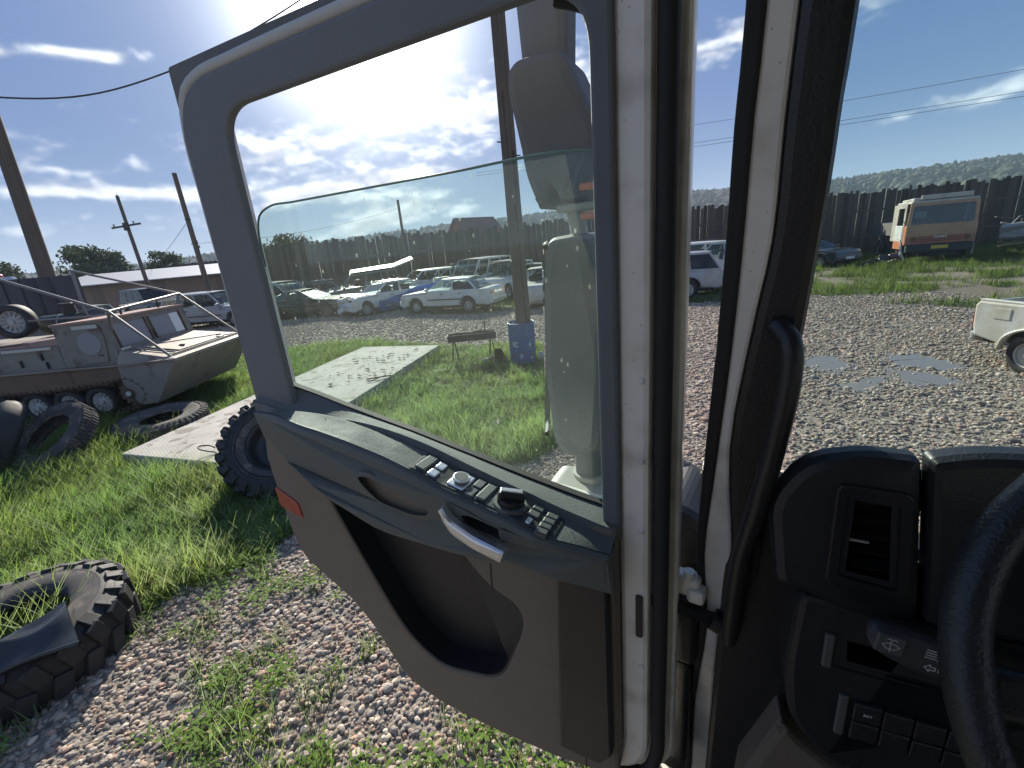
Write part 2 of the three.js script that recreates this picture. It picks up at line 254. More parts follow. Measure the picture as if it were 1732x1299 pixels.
{
  const r = rng(17), gm = phys(1, 1, 1, .85, { vertexColors: true, transmission: .48, thickness: 0, specularIntensity: .25 });
  const kinds = [[clump(1, 22, .05, .13, .0055, .09, .7), []], [clump(2, 24, .08, .2, .006, .10, .8), []], [clump(3, 18, .12, .32, .006, .08, .6), []], [weed(4, 26, .035), []], [clump(5, 16, .12, .34, .013, .2, .6), []], [clump(6, 22, .06, .2, .011, .22, .8), []]];
  const stones = NOGRASS, free = (x, z) => !stones.some(p => inPoly(p, x, z));
  const region = (x0, x1, z0, z1, den, pick, thr = .3, lawn = false) => { const n = (x1 - x0) * (z1 - z0) * den | 0; for (let i = 0; i < n; i++) { const x = lerp(x0, x1, r()), z = lerp(z0, z1, r()), ax = Math.atan2(x, -z); if (ax > 1.1 || ax < -1.3) continue; if (lawn && !inPoly(GRASS_NEAR, x, z)) continue; const g = grassAt(x, z); if (g < thr || r() > sstep(thr - .15, .75, g)) continue; if (!free(x, z)) continue; const k = pick(x, z, g, r()); kinds[k][1].push([x, z, .7 + r() * .6]); } };
  const pk = (x, z, g, q) => { const t = fbm(x * .8 + 9, z * .8 + 2, 0, 3); return t > .60 ? (q < .45 ? 2 : q < .8 ? 1 : 3) : t > .45 ? (q < .5 ? 1 : q < .72 ? 0 : q < .78 ? 2 : 3) : (q < .6 ? 0 : q < .7 ? 1 : 3); };
  region(-7.5, 2.2, -7.5, -1.0, 330, pk, .3, true);
  region(-14, 2.5, -14, -7.5, 150, pk, .3, true);
  region(-16, -7.5, -7.5, -1, 60, pk, .3, true);
  region(-4.5, 1.4, -5.2, -1.0, 130, (x, z, g, q) => q < .5 ? 3 : q < .92 ? 0 : 1, .10);
  const pf = (x, z, g, q) => q < .32 ? 4 : 5;
  region(-16, 10, -31, -14, 14, pf); region(8, 30, -30, -7, 26, pf);
  // taller fringe along the slab and the tyres
  const line = (x0, z0, x1, z1, n, wd) => { for (let i = 0; i < n; i++) { const t = r(), x = lerp(x0, x1, t) + (r() - .5) * wd, z = lerp(z0, z1, t) + (r() - .5) * wd; if (free(x, z)) kinds[r() < .55 ? 2 : 1][1].push([x, z, .7 + r() * .6]); } };
  line(-5.4, -5.35, -3.2, -4.6, 180, .4); line(-5.55, -5.6, -4, -11.4, 160, .4); line(-3.0, -5, -1.6, -10.8, 160, .35); line(-6.9, -5.7, -5.4, -6.3, 160, .7); line(-3.3, -3.0, -2.6, -3.4, 60, .5); line(-5, -8, -6.5, -9.6, 120, 1.2);
  for (let i = 0; i < 60; i++) { const a = r() * 6.3, d = Math.sqrt(r()) * .27; kinds[r() < .6 ? 2 : 1][1].push([-3.5 + Math.cos(a) * d, -2.5 + Math.sin(a) * d, 1.2 + r() * .5]); }
  for (let i = 0; i < 20; i++) { const a = r() * 6.3, d = Math.sqrt(r()) * .25; kinds[1][1].push([-5.75 + Math.cos(a) * d, -6.85 + Math.sin(a) * d, .9 + r() * .4]); }
  const rr = rng(18), q = new THREE.Quaternion(), e = new THREE.Euler(), m4 = new THREE.Matrix4(), col = C(1, 1, 1);
  const nm = ['grass', 'grass', 'tall_grass', 'ground_weeds', 'tall_grass', 'grass'], lb = ['short green lawn grass round the truck and slab', 'medium green grass blades round the tyres and slab', 'tall bright green grass tufts along slab and tyres', 'small leafy weeds among the gravel and grass', 'tall green grass in front of the plank fence', 'short green grass in front of the plank fence'];
  kinds.forEach(([g, L], k) => {
    const im = new THREE.InstancedMesh(g, gm, L.length);
    L.forEach(([x, z, s], i) => { const t = fbm(x * 1.1 + 60, z * 1.1, 0, 3), y = (t - .5) * 1.6; q.setFromEuler(e.set(0, rr() * 6.3, 0)); im.setMatrixAt(i, m4.compose(V(x, -.004, z), q, V(s, s * (.75 + rr() * .5), s))); const b = .8 + rr() * .4; const c = k === 3 ? [.17, .26, .05] : k > 3 ? [.20, .28, .055] : [.195 + y * .10, .335 + y * .03, .04]; im.setColorAt(i, col.setRGB(c[0] * b, c[1] * b, c[2] * b)); });
    im.castShadow = im.receiveShadow = true; im.name = nm[k]; tag(im, lb[k], 'grass', 'grass of the yard', 'stuff');
  });
}
// ---------------------------------------------------------------- wooded hills on the skyline
{
  const prof = [[-75, .6], [-50, .9], [-38, 1.2], [-27, 2.0], [-21, 2.0], [-11.3, 2.55], [-6, 2.85], [1.3, 3.05], [7.8, 3.2], [20.6, 3.85], [26.6, 3.5], [35, 3.3], [41.6, 3.2], [48, 3.2], [60, 3.6], [80, 3.0]];
  const crest = az => { for (let i = 1; i < prof.length; i++) if (az <= prof[i][0]) return lerp(prof[i - 1][1], prof[i][1], sm((az - prof[i - 1][0]) / (prof[i][0] - prof[i - 1][0]))); return 3; };
  const D0 = 210, D1 = 560, NA = 200, NR = 14, P = [], I = [];
  const hgt = (az, t) => EYE + Math.tan(crest(az) * rad) * D1 * sm(t) * (1 - .12 * (1 - t)) - 5.5 + (fbm(az * .25, t * 5, 0, 4) - .5) * 8 * t * (1.2 - t) - (1 - t) * 0;
  for (let j = 0; j <= NR; j++) for (let i = 0; i <= NA; i++) { const az = -75 + 155 * i / NA, t = j / NR, d = lerp(D0, D1, Math.min(1, t * 1.0)); P.push(Math.sin(az * rad) * d, Math.max(-1 + t, hgt(az, t)), -Math.cos(az * rad) * d); }
  for (let j = 0; j < NR; j++) for (let i = 0; i < NA; i++) { const a = j * (NA + 1) + i; I.push(a, a + 1, a + NA + 2, a, a + NA + 2, a + NA + 1); }
  const g = new THREE.BufferGeometry(); g.setAttribute('position', new THREE.Float32BufferAttribute(P, 3)); g.setIndex(I); g.computeVertexNormals();
  const o = new THREE.Mesh(g, mat(.05, .07, .035, .95)); o.name = 'hills'; o.userData.kind = 'structure'; o.receiveShadow = true; scene.add(o);
  const r = rng(31), cone = mergeGeometries([new THREE.ConeGeometry(.34, .55, 6).translate(0, .3, 0), new THREE.ConeGeometry(.25, .5, 6).translate(0, .6, 0), new THREE.ConeGeometry(.14, .36, 5).translate(0, .88, 0)]), round = pebbleGeo(4, 1).scale(.5, .5, .5).translate(0, .45, 0), n = 34000;
  const m4 = new THREE.Matrix4(), q = new THREE.Quaternion(), e = new THREE.Euler(), col = C(1, 1, 1), sets = [[], []];
  for (let i = 0; i < n; i++) { const az = -55 + 125 * r(), t = .25 + .75 * Math.sqrt(r()); sets[fbm(az * .5, t * 9, 0, 3) + (r() - .5) * .5 > .5 ? 1 : 0].push([az, t]); }
  sets.forEach((L, k) => {
  const im = new THREE.InstancedMesh(k ? round : cone, mat(1, 1, 1, .9), L.length);
  L.forEach(([az, t], i) => { const d = lerp(D0, D1, t), s = (k ? 3.0 : 3.2) + Math.pow(r(), 2) * 4.5, y = hgt(az, t); q.setFromEuler(e.set(0, r() * 6.3, 0)); im.setMatrixAt(i, m4.compose(V(Math.sin(az * rad) * d, y - .5, -Math.cos(az * rad) * d), q, V(s * (.8 + r() * .9), s * (.7 + r() * .5), s * (.8 + r() * .9)))); const b = .55 + r() * .8, c = k ? [.034, .050, .020] : [.020, .036, .019]; im.setColorAt(i, col.setRGB(c[0] * b, c[1] * b, c[2] * b)); });
  im.name = 'forest'; im.castShadow = im.receiveShadow = true; tag(im, k ? 'round leafy trees of the far hillside forest' : 'dark conifers of the far hillside forest', 'forest', 'forest on the hills', 'stuff'); });
}
// ---------------------------------------------------------------- the truck: cab, open door, mirror, dashboard, wheel
const grainBump = grey(256, 256, (i, j) => wrapN(i, j, 256, 46, 4.4, 2));
grainBump.repeat.set(9, 9);
const mottle = grey(512, 512, (i, j) => .45 + .4 * wrapN(i, j, 512, 7, 8.8, 5) + .15 * hash3(i, j, 8)); mottle.repeat.set(1.6, 1.6);
const plast = (r, g, b, ro, bs = .0007) => mat(r, g, b, ro, { bumpMap: grainBump, bumpScale: bs, roughnessMap: mottle });
const scuff = rgbTex(512, 512, (i, j) => { const a = sstep(.62, .80, wrapN(i, j, 512, 5, 12.2, 6)), l = hash3((i * .02 + fbm(j * .02, 3, 0, 2) * 3) | 0, j, 21) > .994 ? .5 * fbm(i * .03, j * .5, 0, 3) : 0, d = clamp(a * .35 + l); return [lerp(.86, 1.25, d) * .8, lerp(.86, 1.2, d) * .8, lerp(.86, 1.1, d) * .8]; }); scuff.repeat.set(1.3, 1.3);
const grime = rgbTex(512, 512, (i, j) => { const d = sstep(.48, .80, wrapN(i, j, 512, 9, 15.7, 6)) * .30 + (hash3(i >> 1, j >> 1, 31) > .9985 ? .4 : 0); return [1 - d, 1 - d * 1.08, 1 - d * 1.2]; }); grime.repeat.set(2, 2);
const M = {
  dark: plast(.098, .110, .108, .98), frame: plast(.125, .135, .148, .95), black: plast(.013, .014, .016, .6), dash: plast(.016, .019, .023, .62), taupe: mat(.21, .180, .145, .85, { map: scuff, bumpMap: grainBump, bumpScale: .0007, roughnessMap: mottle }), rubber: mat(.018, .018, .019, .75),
  white: phys(.74, .72, .67, .42, { map: grime, clearcoat: .5, clearcoatRoughness: .15 }), seal: plast(.33, .33, .31, .7), silver: mat(.72, .72, .73, .32, { metalness: .85 }), red: phys(.30, .015, .012, .25, { clearcoat: 1 }), mirror: mat(.9, .92, .92, .02, { metalness: 1 }),
  button: plast(.085, .092, .092, .7, .0003), liner: plast(.32, .31, .29, .9)
};
const truck = thing('truck', 'white truck cab seen from inside with its driver door wide open', 'truck', .27, 0, -.68, -34 * rad);
const DP = [-.0505, 0, .106], DR = 5.84 * rad; // where the open door stands on its hinges
const du = L => L.map(p => p.length > 2 ? [-p[0], p[1], p[2]] : [-p[0], p[1]]);
const dshape = (L, r = 0, holes = []) => { const s = rpoly(du(L), r); for (const h of holes) s.holes.push(rpoly(du(h), .01, THREE.Path)); return s; };
const fit = pts => u => { for (let i = 1; i < pts.length; i++) if (u >= pts[i][0] || i === pts.length - 1) { const t = (u - pts[i - 1][0]) / (pts[i][0] - pts[i - 1][0]); const p0 = pts[Math.max(0, i - 2)][1], p1 = pts[i - 1][1], p2 = pts[i][1], p3 = pts[Math.min(pts.length - 1, i + 1)][1]; return .5 * (2 * p1 + (p2 - p0) * t + (2 * p0 - 5 * p1 + 4 * p2 - p3) * t * t + (3 * p1 - p0 - 3 * p2 + p3) * t * t * t); } };
function ruled(fa, fb, u0, u1, n = 40, m = 2) { // sheet between two lines of the door, each a function u -> [u,v,w]
  const P = [], I = []; for (let i = 0; i <= n; i++) { const u = lerp(u0, u1, i / n), a = fa(u), b = fb(u); for (let k = 0; k <= m; k++) { const t = k / m; P.push(-lerp(a[0], b[0], t), lerp(a[1], b[1], t), lerp(a[2], b[2], t)); } }
  for (let i = 0; i < n; i++) for (let k = 0; k < m; k++) { const a = i * (m + 1) + k; I.push(a, a + 1, a + m + 2, a, a + m + 2, a + m + 1); }
  const g = new THREE.BufferGeometry(); g.setAttribute('position', new THREE.Float32BufferAttribute(P, 3)); g.setIndex(I); g.computeVertexNormals(); return g;
}
const doorSide = mesh('door', [extr(dshape([[-.075, 2.85, .03], [.952, 2.865, .012], [.955, 2.2], [.950, 2.0], [.945, 1.93], [.925, 1.8], [.87, 1.69], [.79, 1.635], [.70, 1.59], [.63, 1.515], [.58, 1.43, .03], [.53, 1.385, .05], [.43, 1.368], [.28, 1.362], [.1, 1.362], [-.075, 1.385, .09]], 0, [[[.012, 1.99], [.845, 2.10], [.845, 2.785], [.012, 2.785]]]), .038, .006, -.075)], M.white, truck);
doorSide.position.set(...DP); doorSide.rotation.y = DR; doorSide.userData.label = 'open driver door with grey trim and half lowered window';
const dp = (n, g, m) => mesh(n, g, m, doorSide);
dp('door_flange', [extr(dshape([[-.034, 2.8], [-.034, 1.405, .10], [.24, 1.372], [.24, 1.392], [.016, 1.436, .07], [.016, 2.8]]), .036, .010, -.036)], M.white);
dp('door_seal', [tube([[.050, 2.8, -.012], [.050, 2.2, -.012], [.050, 1.6, -.012], [.046, 1.46, -.012], [.02, 1.40, -.012], [-.1, 1.378, -.012]], .013, 60, 8)], M.rubber);
for (const v of [2.245, 2.115, 1.99, 1.70]) dp('rivet', [ball(.0055, .021, v, .0, 1, 1, .5, 8)], M.white);
dp('latch_slot', [extr(dshape([[-.012, 1.86, .004], [-.024, 1.86, .004], [-.024, 1.77, .004], [-.012, 1.77, .004]]), .003, 0, .0005)], M.black);
dp('window_frame', [extr(dshape([[.010, 1.97], [.010, 2.802, .05], [.893, 2.802, .12], [.893, 2.06], [.76, 2.06]], 0, [[[.04, 1.97], [.757, 2.12], [.757, 2.738, .075], [.04, 2.738, .075]].map(p => p.length > 2 ? p : [...p, .012])]), .018, .006, -.006, 12)], M.frame);
dp('frame_gasket', [tube(du([[.899, 2.3], [.901, 2.6], [.899, 2.72], [.875, 2.79], [.82, 2.812], [.7, 2.816], [.3, 2.816], [.0, 2.816]]).map(p => [p[0], p[1], -.008]), .013, 60, 8)], plast(.40, .40, .38, .8));
dp('frame_flange', [extr((() => { const q = dshape([[-.07, 2.85], [.950, 2.862, .01], [.953, 2.45], [.925, 2.45], [.922, 2.74, .08], [.86, 2.836, .1], [-.07, 2.836]]); return q; })(), .008, .002, -.038)], plast(.10, .098, .094, .8));
dp('window_gasket', [tube(du([[.036, 2.0], [.036, 2.3], [.036, 2.66], [.05, 2.72], [.09, 2.74]]).map(p => [p[0], p[1], -.022]), .008, 40, 6)], M.rubber);
{ // half-lowered window pane with road dust on it
  const sh = dshape([[.025, 1.99], [.825, 2.14], [.825, 2.572, .075], [.025, 2.572, .075]]);
  dp('window_glass', [new THREE.ShapeGeometry(sh, 12).translate(0, 0, -.052)], phys(.78, .91, .86, 0, { transmission: 1, thickness: 0, ior: 1.5 }));
  const edge = du([[.823, 2.45], [.822, 2.51], [.805, 2.555], [.76, 2.572], [.69, 2.572], [.5, 2.572], [.3, 2.572], [.1, 2.572], [.05, 2.562], [.029, 2.52], [.026, 2.45]]);
  dp('glass_edge', [tube(edge.map(p => [p[0], p[1], -.052]), .0022, 90, 5)], phys(.16, .26, .22, .25));
  const N = 1024, r = rng(77), spk = []; for (let k = 0; k < 700; k++) spk.push([r() * N, r() * N, .5 + Math.pow(r(), 7) * 2.4, .2 + r() * .4]);
  const buf = new Float32Array(N * N); for (const [x, y, s, a] of spk) for (let j = -6; j <= 6; j++) for (let i = -6; i <= 6; i++) { const X = (x + i + N | 0) % N, Y = (y + j + N | 0) % N, d = Math.hypot(i, j * .55) / s; if (d < 1.6) buf[Y * N + X] = Math.max(buf[Y * N + X], a * (1 - sstep(.6, 1.6, d))); }
  const am = grey(N, N, (i, j) => .06 + .10 * (wrapN(i, j, N, 9, 6.1, 5) - .4) + .06 * (hash3(i, j, 12) > .93 ? 1 : 0) + buf[j * N + i]); am.repeat.set(1.3, 1.3);
  const dsh = new THREE.ShapeGeometry(dshape([[.028, 1.99], [.822, 2.14], [.822, 2.568, .075], [.028, 2.568, .075]]), 12).translate(0, 0, -.055);
  dp('window_dust', [dsh], phys(.62, .60, .54, 1, { transmission: .45, thickness: 0, transparent: true, alphaMap: am, specularIntensity: 0 }));
}
// lower trim with the map pocket
const pocket = [[.69, 1.93, .02], [.67, 1.885, .04], [.608, 1.754, .1], [.531, 1.606, .05], [.486, 1.561, .03], [.424, 1.526, .04], [.268, 1.560, .05], [.199, 1.732, .045], [.207, 1.782, .03], [.265, 1.803, .04], [.318, 1.86, .03], [.36, 1.93, .02]];
dp('lower_panel', [extr(dshape([[.868, 2.06], [.882, 2.003], [.875, 1.903], [.861, 1.783, .03], [.838, 1.715, .03], [.762, 1.672, .03], [.689, 1.63, .03], [.626, 1.559, .03], [.585, 1.48, .03], [.539, 1.422, .05], [.434, 1.397, .02], [.286, 1.392, .02], [.154, 1.397, .02], [.015, 1.42, .03], [.015, 2.0]], 0, [pocket]), .062, .008, -.032, 6)], M.taupe);
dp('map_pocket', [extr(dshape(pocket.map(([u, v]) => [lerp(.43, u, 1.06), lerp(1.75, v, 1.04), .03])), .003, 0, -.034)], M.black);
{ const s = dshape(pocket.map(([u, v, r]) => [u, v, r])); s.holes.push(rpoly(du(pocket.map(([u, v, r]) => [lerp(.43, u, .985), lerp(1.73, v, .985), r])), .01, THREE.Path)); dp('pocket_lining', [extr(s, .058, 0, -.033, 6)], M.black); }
dp('pocket_divider', [extr(dshape([[.325, 1.87, .02], [.335, 1.80, .03], [.30, 1.70, .03], [.262, 1.56, .01], [.19, 1.73, .03], [.2, 1.79, .03], [.26, 1.81, .03]]), .006, .002, -.012)], M.dash);
dp('panel_seam', [beam([-.262, 1.80, .0305], [-.258, 1.868, .0305], .0025, .0015, [0, 0, 1])], M.black); dp('panel_seam', [beam([-.083, 1.40, .0305], [-.083, 1.47, .0305], .0022, .0015, [0, 0, 1])], M.black);
dp('red_reflector', [extr(dshape([[.876, 1.922, .006], [.800, 1.890, .008], [.796, 1.846, .008], [.872, 1.868, .006]]), .006, .002, .028)], M.red).userData.label = 'red reflector on the door edge';
// armrest
const creaseV = fit([[.87, 2.125], [.72, 2.140], [.62, 2.140], [.51, 2.124], [.419, 2.105], [.356, 2.086], [.298, 2.064], [.169, 2.032], [.119, 2.014], [.076, 1.998], [.015, 1.975]]), lowV = fit([[.87, 1.992], [.80, 1.990], [.70, 1.982], [.60, 1.958], [.49, 1.922], [.40, 1.915], [.267, 1.914], [.17, 1.925], [.087, 1.908], [.015, 1.885]]);
const grooveV = fit([[.88, 2.15], [.70, 2.128], [.6, 2.122], [.487, 2.113], [.38, 2.092], [.272, 2.058], [.157, 2.024], [.083, 2.002], [.0, 1.985]]), glassV = fit([[.88, 2.185], [.78, 2.166], [.6, 2.126], [.443, 2.092], [.303, 2.058], [.18, 2.028], [.042, 2.0], [.0, 1.99]]);
const AW = .105, bulge = u => AW * (.38 + .62 * sstep(.88, .60, u)) * (.62 + .38 * sstep(.0, .13, u));
const upper = [], lower = []; for (let i = 0; i <= 40; i++) { const u = lerp(.87, .015, i / 40); upper.push([u, creaseV(u)]); lower.unshift([u, lowV(u)]); }
const cup = [[.506, 2.060, .02], [.471, 2.072, .02], [.377, 2.046, .02], [.318, 2.018, .02], [.328, 1.988, .02], [.377, 1.976, .02], [.461, 1.990, .02], [.499, 2.028, .02]], recess = [[.274, 2.030, .008], [.241, 2.038, .01], [.174, 2.022, .008], [.178, 1.972, .008], [.262, 1.992, .008]];
{
  const g = extr(dshape([...upper, ...lower], 0, [cup, recess]), .085, .012, .022, 8), p = g.attributes.position;
  for (let i = 0; i < p.count; i++) { const u = -p.getX(i), z = p.getZ(i), y = p.getY(i); if (z > .03) p.setZ(i, lerp(.022, bulge(u) - .022 * sstep(creaseV(u), lowV(u), y), (z - .022) / .085)); }
  g.computeVertexNormals();
  const top = u => [u, creaseV(u) + .002, bulge(u) - .009], gro = u => [u, grooveV(u), .030], led = u => [u, grooveV(u) + .012 * sstep(.66, .56, u), .024], gls = u => [u, glassV(u) + .004, -.026], und = u => [u, glassV(u) - .03, -.03];
  dp('armrest', [g, ruled(top, gro, .87, .015, 60)], M.dark);
  dp('sill_ledge', [ruled(gro, led, .87, .015, 60, 1), ruled(led, gls, .87, .015, 60), ruled(gls, und, .87, .015, 40, 1)], M.dark);
  dp('sill_wiper', [ruled(u => [u, glassV(u) + .008, -.026], u => [u, glassV(u) + .008, -.040], .87, .015, 40, 1), ruled(u => [u, glassV(u) + .008, -.026], u => [u, glassV(u) - .004, -.026], .87, .015, 40, 1)], M.rubber);
  dp('pull_cup', [extr(dshape(cup.map(([u, v]) => [lerp(.41, u, 1.1), lerp(2.02, v, 1.12), .03])), .003, 0, .076)], M.taupe);
  dp('handle_recess', [extr(dshape(recess.map(([u, v]) => [lerp(.225, u, 1.12), lerp(2.005, v, 1.16), .01])), .003, 0, .045)], M.black);
  const at = (u, s) => { const a = V(-u, ...top(u).slice(1)), b = V(-u, ...gro(u).slice(1)); return a.lerp(b, s); };
  const key = (name, u, s, lu, ls, th, m, shape) => { const p = at(u, s), t = at(u - .01, s).sub(at(u + .01, s)).normalize(), b = at(u, Math.max(0, s - .1)).sub(at(u, s + .1)).normalize(), n = b.clone().cross(t).normalize(); if (n.y < 0) n.negate(); const zz = t.clone().cross(n); const geo = (shape || (() => new RoundedBoxGeometry(lu, th, ls, 2, Math.min(lu, th, ls) * .3)))(); geo.applyMatrix4(new THREE.Matrix4().makeBasis(t, n, zz)); geo.translate(p.x + n.x * th * .08, p.y + n.y * th * .08, p.z + n.z * th * .08); return dp(name, [geo], m); };
  const bankA = u => { const p = at(u, .10); return [-p.x, p.y + .0022, p.z + .0016]; }, bankB = u => { const p = at(u, .93); return [-p.x, p.y + .0022, p.z + .0016]; };
  dp('switch_bank', [ruled(bankA, bankB, .366, .096, 40)], M.black);
  key('switch', .348, .5, .021, .046, .009, M.button);
  for (const s of [.28, .66]) key('switch', .324, s, .017, .019, .008, M.silver);
  key('switch_recess', .304, .5, .014, .046, .003, M.black);
  key('mirror_switch', .277, .5, .034, .044, .008, M.silver);
  key('mirror_knob', .277, .5, .02, .02, .018, M.button, () => cyl(.0125, .014, .014, 20, 0, .004, 0));
  key('mirror_ring', .277, .5, .02, .02, .020, M.silver, () => new THREE.TorusGeometry(.0135, .0026, 8, 24).rotateX(Math.PI / 2).translate(0, .008, 0));
  for (const s of [.26, .70]) key('switch', .2475, s, .017, .025, .008, M.button);
  key('switch', .227, .5, .019, .050, .010, M.button);
  key('light_dial', .183, .5, .05, .05, .01, M.button, () => cyl(.029, .032, .010, 28, 0, 0, 0));
  key('light_knob', .183, .5, .04, .02, .03, M.black, () => mergeGeometries([rbox(.046, .026, .017, .005, 0, .010, 0, 0, .5, 0), cyl(.021, .023, .016, 24, 0, .004, 0)].map(boxUV)));
  key('knob_trim', .183, .5, .04, .02, .03, M.silver, () => rbox(.038, .003, .011, .0012, -.002, .0245, -.001, 0, .5, 0));
  for (const s of [.55, .85]) key('switch', .141, s, .020, .017, .009, M.button);
  key('level_wheel', .145, .20, .022, .020, .006, M.black, () => rbox(.024, .004, .024, .002, 0, 0, 0)); key('level_wheel_rib', .141, .22, .009, .016, .01, M.silver);
  for (const s of [.05, .29, .53, .77]) key('switch', .115, s, .021, .0145, .010, M.button);
}
dp('door_handle', [extr(dshape([[.283, 2.044, .004], [.272, 2.022, .01], [.255, 2.013, .01], [.226, 1.999, .01], [.168, 1.983, .004], [.177, 1.962, .004], [.228, 1.975, .01], [.269, 1.994, .012], [.287, 2.022, .01]]), .024, .006, .100, 6)], M.silver).userData.label = 'silver inner door handle';
dp('hinge_cover', [extr(dshape([[.134, 1.462, .006], [.112, 1.952, .02], [.085, 1.968, .015], [.055, 1.945, .01], [.024, 1.905, .006], [.024, 1.50, .01], [.05, 1.462, .006]]), .03, .006, .016)], M.black);
dp('corner_ledge', [extr(dshape([[.075, 1.985, .006], [.055, 1.985, .004], [.018, 1.985], [.018, 1.905, .006], [.028, 1.90, .006]]), .05, .008, -.02)], M.dark);
// outside mirror on its arm
const mg = (n, g, m, par) => { const o = mesh(n, g, m, par); return o; };
const mirror = mg('mirror_housing', [extr(dshape([[.264, 2.750, .012], [.266, 2.715], [.248, 2.618], [.242, 2.572, .02], [.218, 2.508, .008], [.204, 2.516, .008], [.190, 2.556, .02], [.172, 2.518, .008], [.13, 2.515, .02], [.09, 2.62, .02], [.155, 2.762, .02], [.242, 2.768, .02]]), .13, .018, -.345), extr(dshape([[.200, 2.455, .02], [.120, 2.462, .03], [.085, 2.2], [.105, 2.01, .03], [.18, 1.985, .03], [.212, 2.02, .02], [.224, 2.2], [.212, 2.38]]), .16, .02, -.36)], M.frame, truck);
mirror.position.set(...DP); mirror.rotation.y = DR; mirror.userData.label = 'grey outside mirror housing on its arm';
mg('mirror_arm', [extr(dshape([[.262, 3.06, .03], [.246, 2.75], [.158, 2.75], [.150, 2.9], [.10, 3.06, .03]]), .07, .016, -.315), bar([-.15, 3.02, -.28], [-.15, 2.86, -.05], .035, .03, 10)], M.frame, mirror);
mg('mirror_link', [bar([-.165, 2.53, -.27], [-.150, 2.445, -.27], .017, .017, 10), rbox(.075, .014, .06, .005, -.145, 2.506, -.25)], M.seal, mirror); mg('mirror_stem', [bar([-.15, 2.0, -.27], [-.148, 1.86, -.27], .032, .036, 14)], M.frame, mirror);
for (const v of [2.538, 2.488]) mg('marker_light', [rbox(.026, .013, .012, .004, -.118, v, -.215)], phys(.62, .16, .05, .3, { clearcoat: 1 }), mirror);
mg('mirror_glass', [quad([-.2135, 2.425, -.215], [-.240, 2.425, -.300], [-.262, 2.045, -.300], [-.232, 2.05, -.215], 6, 12)], M.mirror, mirror);
mg('mirror_glass_rim', [tube([[-.205, 2.44, -.215], [-.236, 2.436, -.302], [-.254, 2.24, -.306], [-.262, 2.035, -.302], [-.228, 2.038, -.215]], .006, 40, 6)], M.frame, mirror);
mg('mirror_foot', [extr(dshape([[.22, 1.93, .02], [.0, 1.90, .01], [.0, 1.84], [.24, 1.90]]), .20, .012, -.29), cyl(.042, .05, .05, 18, -.148, 1.905, -.27)], M.seal, mirror);
// A pillar, leaning back seven degrees
const tp = (n, g, m) => mesh(n, g, m, truck);
const lean = (list) => list.map(g => { g.translate(0, -1.8, 0); g.rotateX(7 * rad); return g.translate(0, 1.8, 0); });
const pl = [[.030, 1.0], [.035, 1.24], [.042, 1.506], [.060, 1.732], [.052, 1.905], [.064, 2.081], [.079, 2.28], [.087, 2.435], [.091, 2.56], [.097, 2.663], [.110, 3.0]], pr = [[.070, 1.0], [.073, 1.276], [.078, 1.642], [.086, 1.777], [.096, 1.922], [.085, 2.128], [.104, 2.314], [.120, 2.432], [.123, 2.554], [.127, 2.655], [.142, 3.0]];
const pt = [[.20, 1.0], [.19, 1.6], [.14, 1.93], [.145, 2.1], [.152, 2.198], [.160, 2.3], [.166, 2.395], [.171, 2.489], [.173, 2.57], [.176, 2.64], [.185, 3.0]];
const strip = (a, b, z0, d, bev) => extr(rpoly([...spline(a, 30), ...spline(b, 30).reverse()]), d, bev, z0);
tp('pillar', lean([strip(pl, pr, -.05, .05, .005)]), M.white).userData.label = 'white painted front pillar of the door opening';
tp('pillar_seal', lean([strip(pl.map(([a, b]) => [a - .012 - .006 * sstep(1.9, 2.2, b), b]), pl.map(([a, b]) => [a + .001, b]), -.04, .045, .004)].concat()), M.rubber);
tp('pillar_trim', lean([strip(pr.map(([a, b]) => [a - .001, b]), pt, -.09, .094, .012)]), M.black);
tp('grab_handle', [tube([[.132, 2.325, .07], [.148, 2.307, .085], [.152, 2.262, .092], [.145, 2.18, .092], [.130, 2.07, .085], [.112, 1.95, .06], [.104, 1.80, .03], [.10, 1.70, -.01]], .0135, 50, 10)], M.black);
tp('door_check', [beam([-.045, 1.835, .075], [.075, 1.775, .012], .012, .020), cyl(.020, .020, .022, 14, .082, 1.772, .012, 0, 0, 1.2), rbox(.014, .06, .02, .004, .094, 1.772, .006)], M.black);
for (const v of [1.84, 1.30]) tp('door_hinge', [rbox(.024, .085, .03, .008, -.022, v + .012, .035), rbox(.07, .042, .03, .008, .016, v, .015), cyl(.016, .016, .056, 14, -.004, v + .016, .034), cyl(.010, .010, .016, 8, .032, v + .026, .025), rbox(.03, .03, .03, .008, .045, v - .012, .022)], M.white);
tp('corner_panel', [extr(rpoly([[-.11, 1.0], [-.11, 1.86, .05], [-.03, 1.945, .05], [.06, 1.90, .04], [.06, 1.0]]), .20, .02, -.27), rbox(.07, .14, .05, .012, .01, 1.70, -.02), rbox(.06, .28, .04, .012, .005, 1.48, -.02)], M.black);
tp('outer_panel', [extr(rpoly([[.0, 1.94], [.03, 1.985, .02], [.06, 1.96], [.06, 1.90], [.0, 1.90]]), .05, .008, -.30)], M.white);
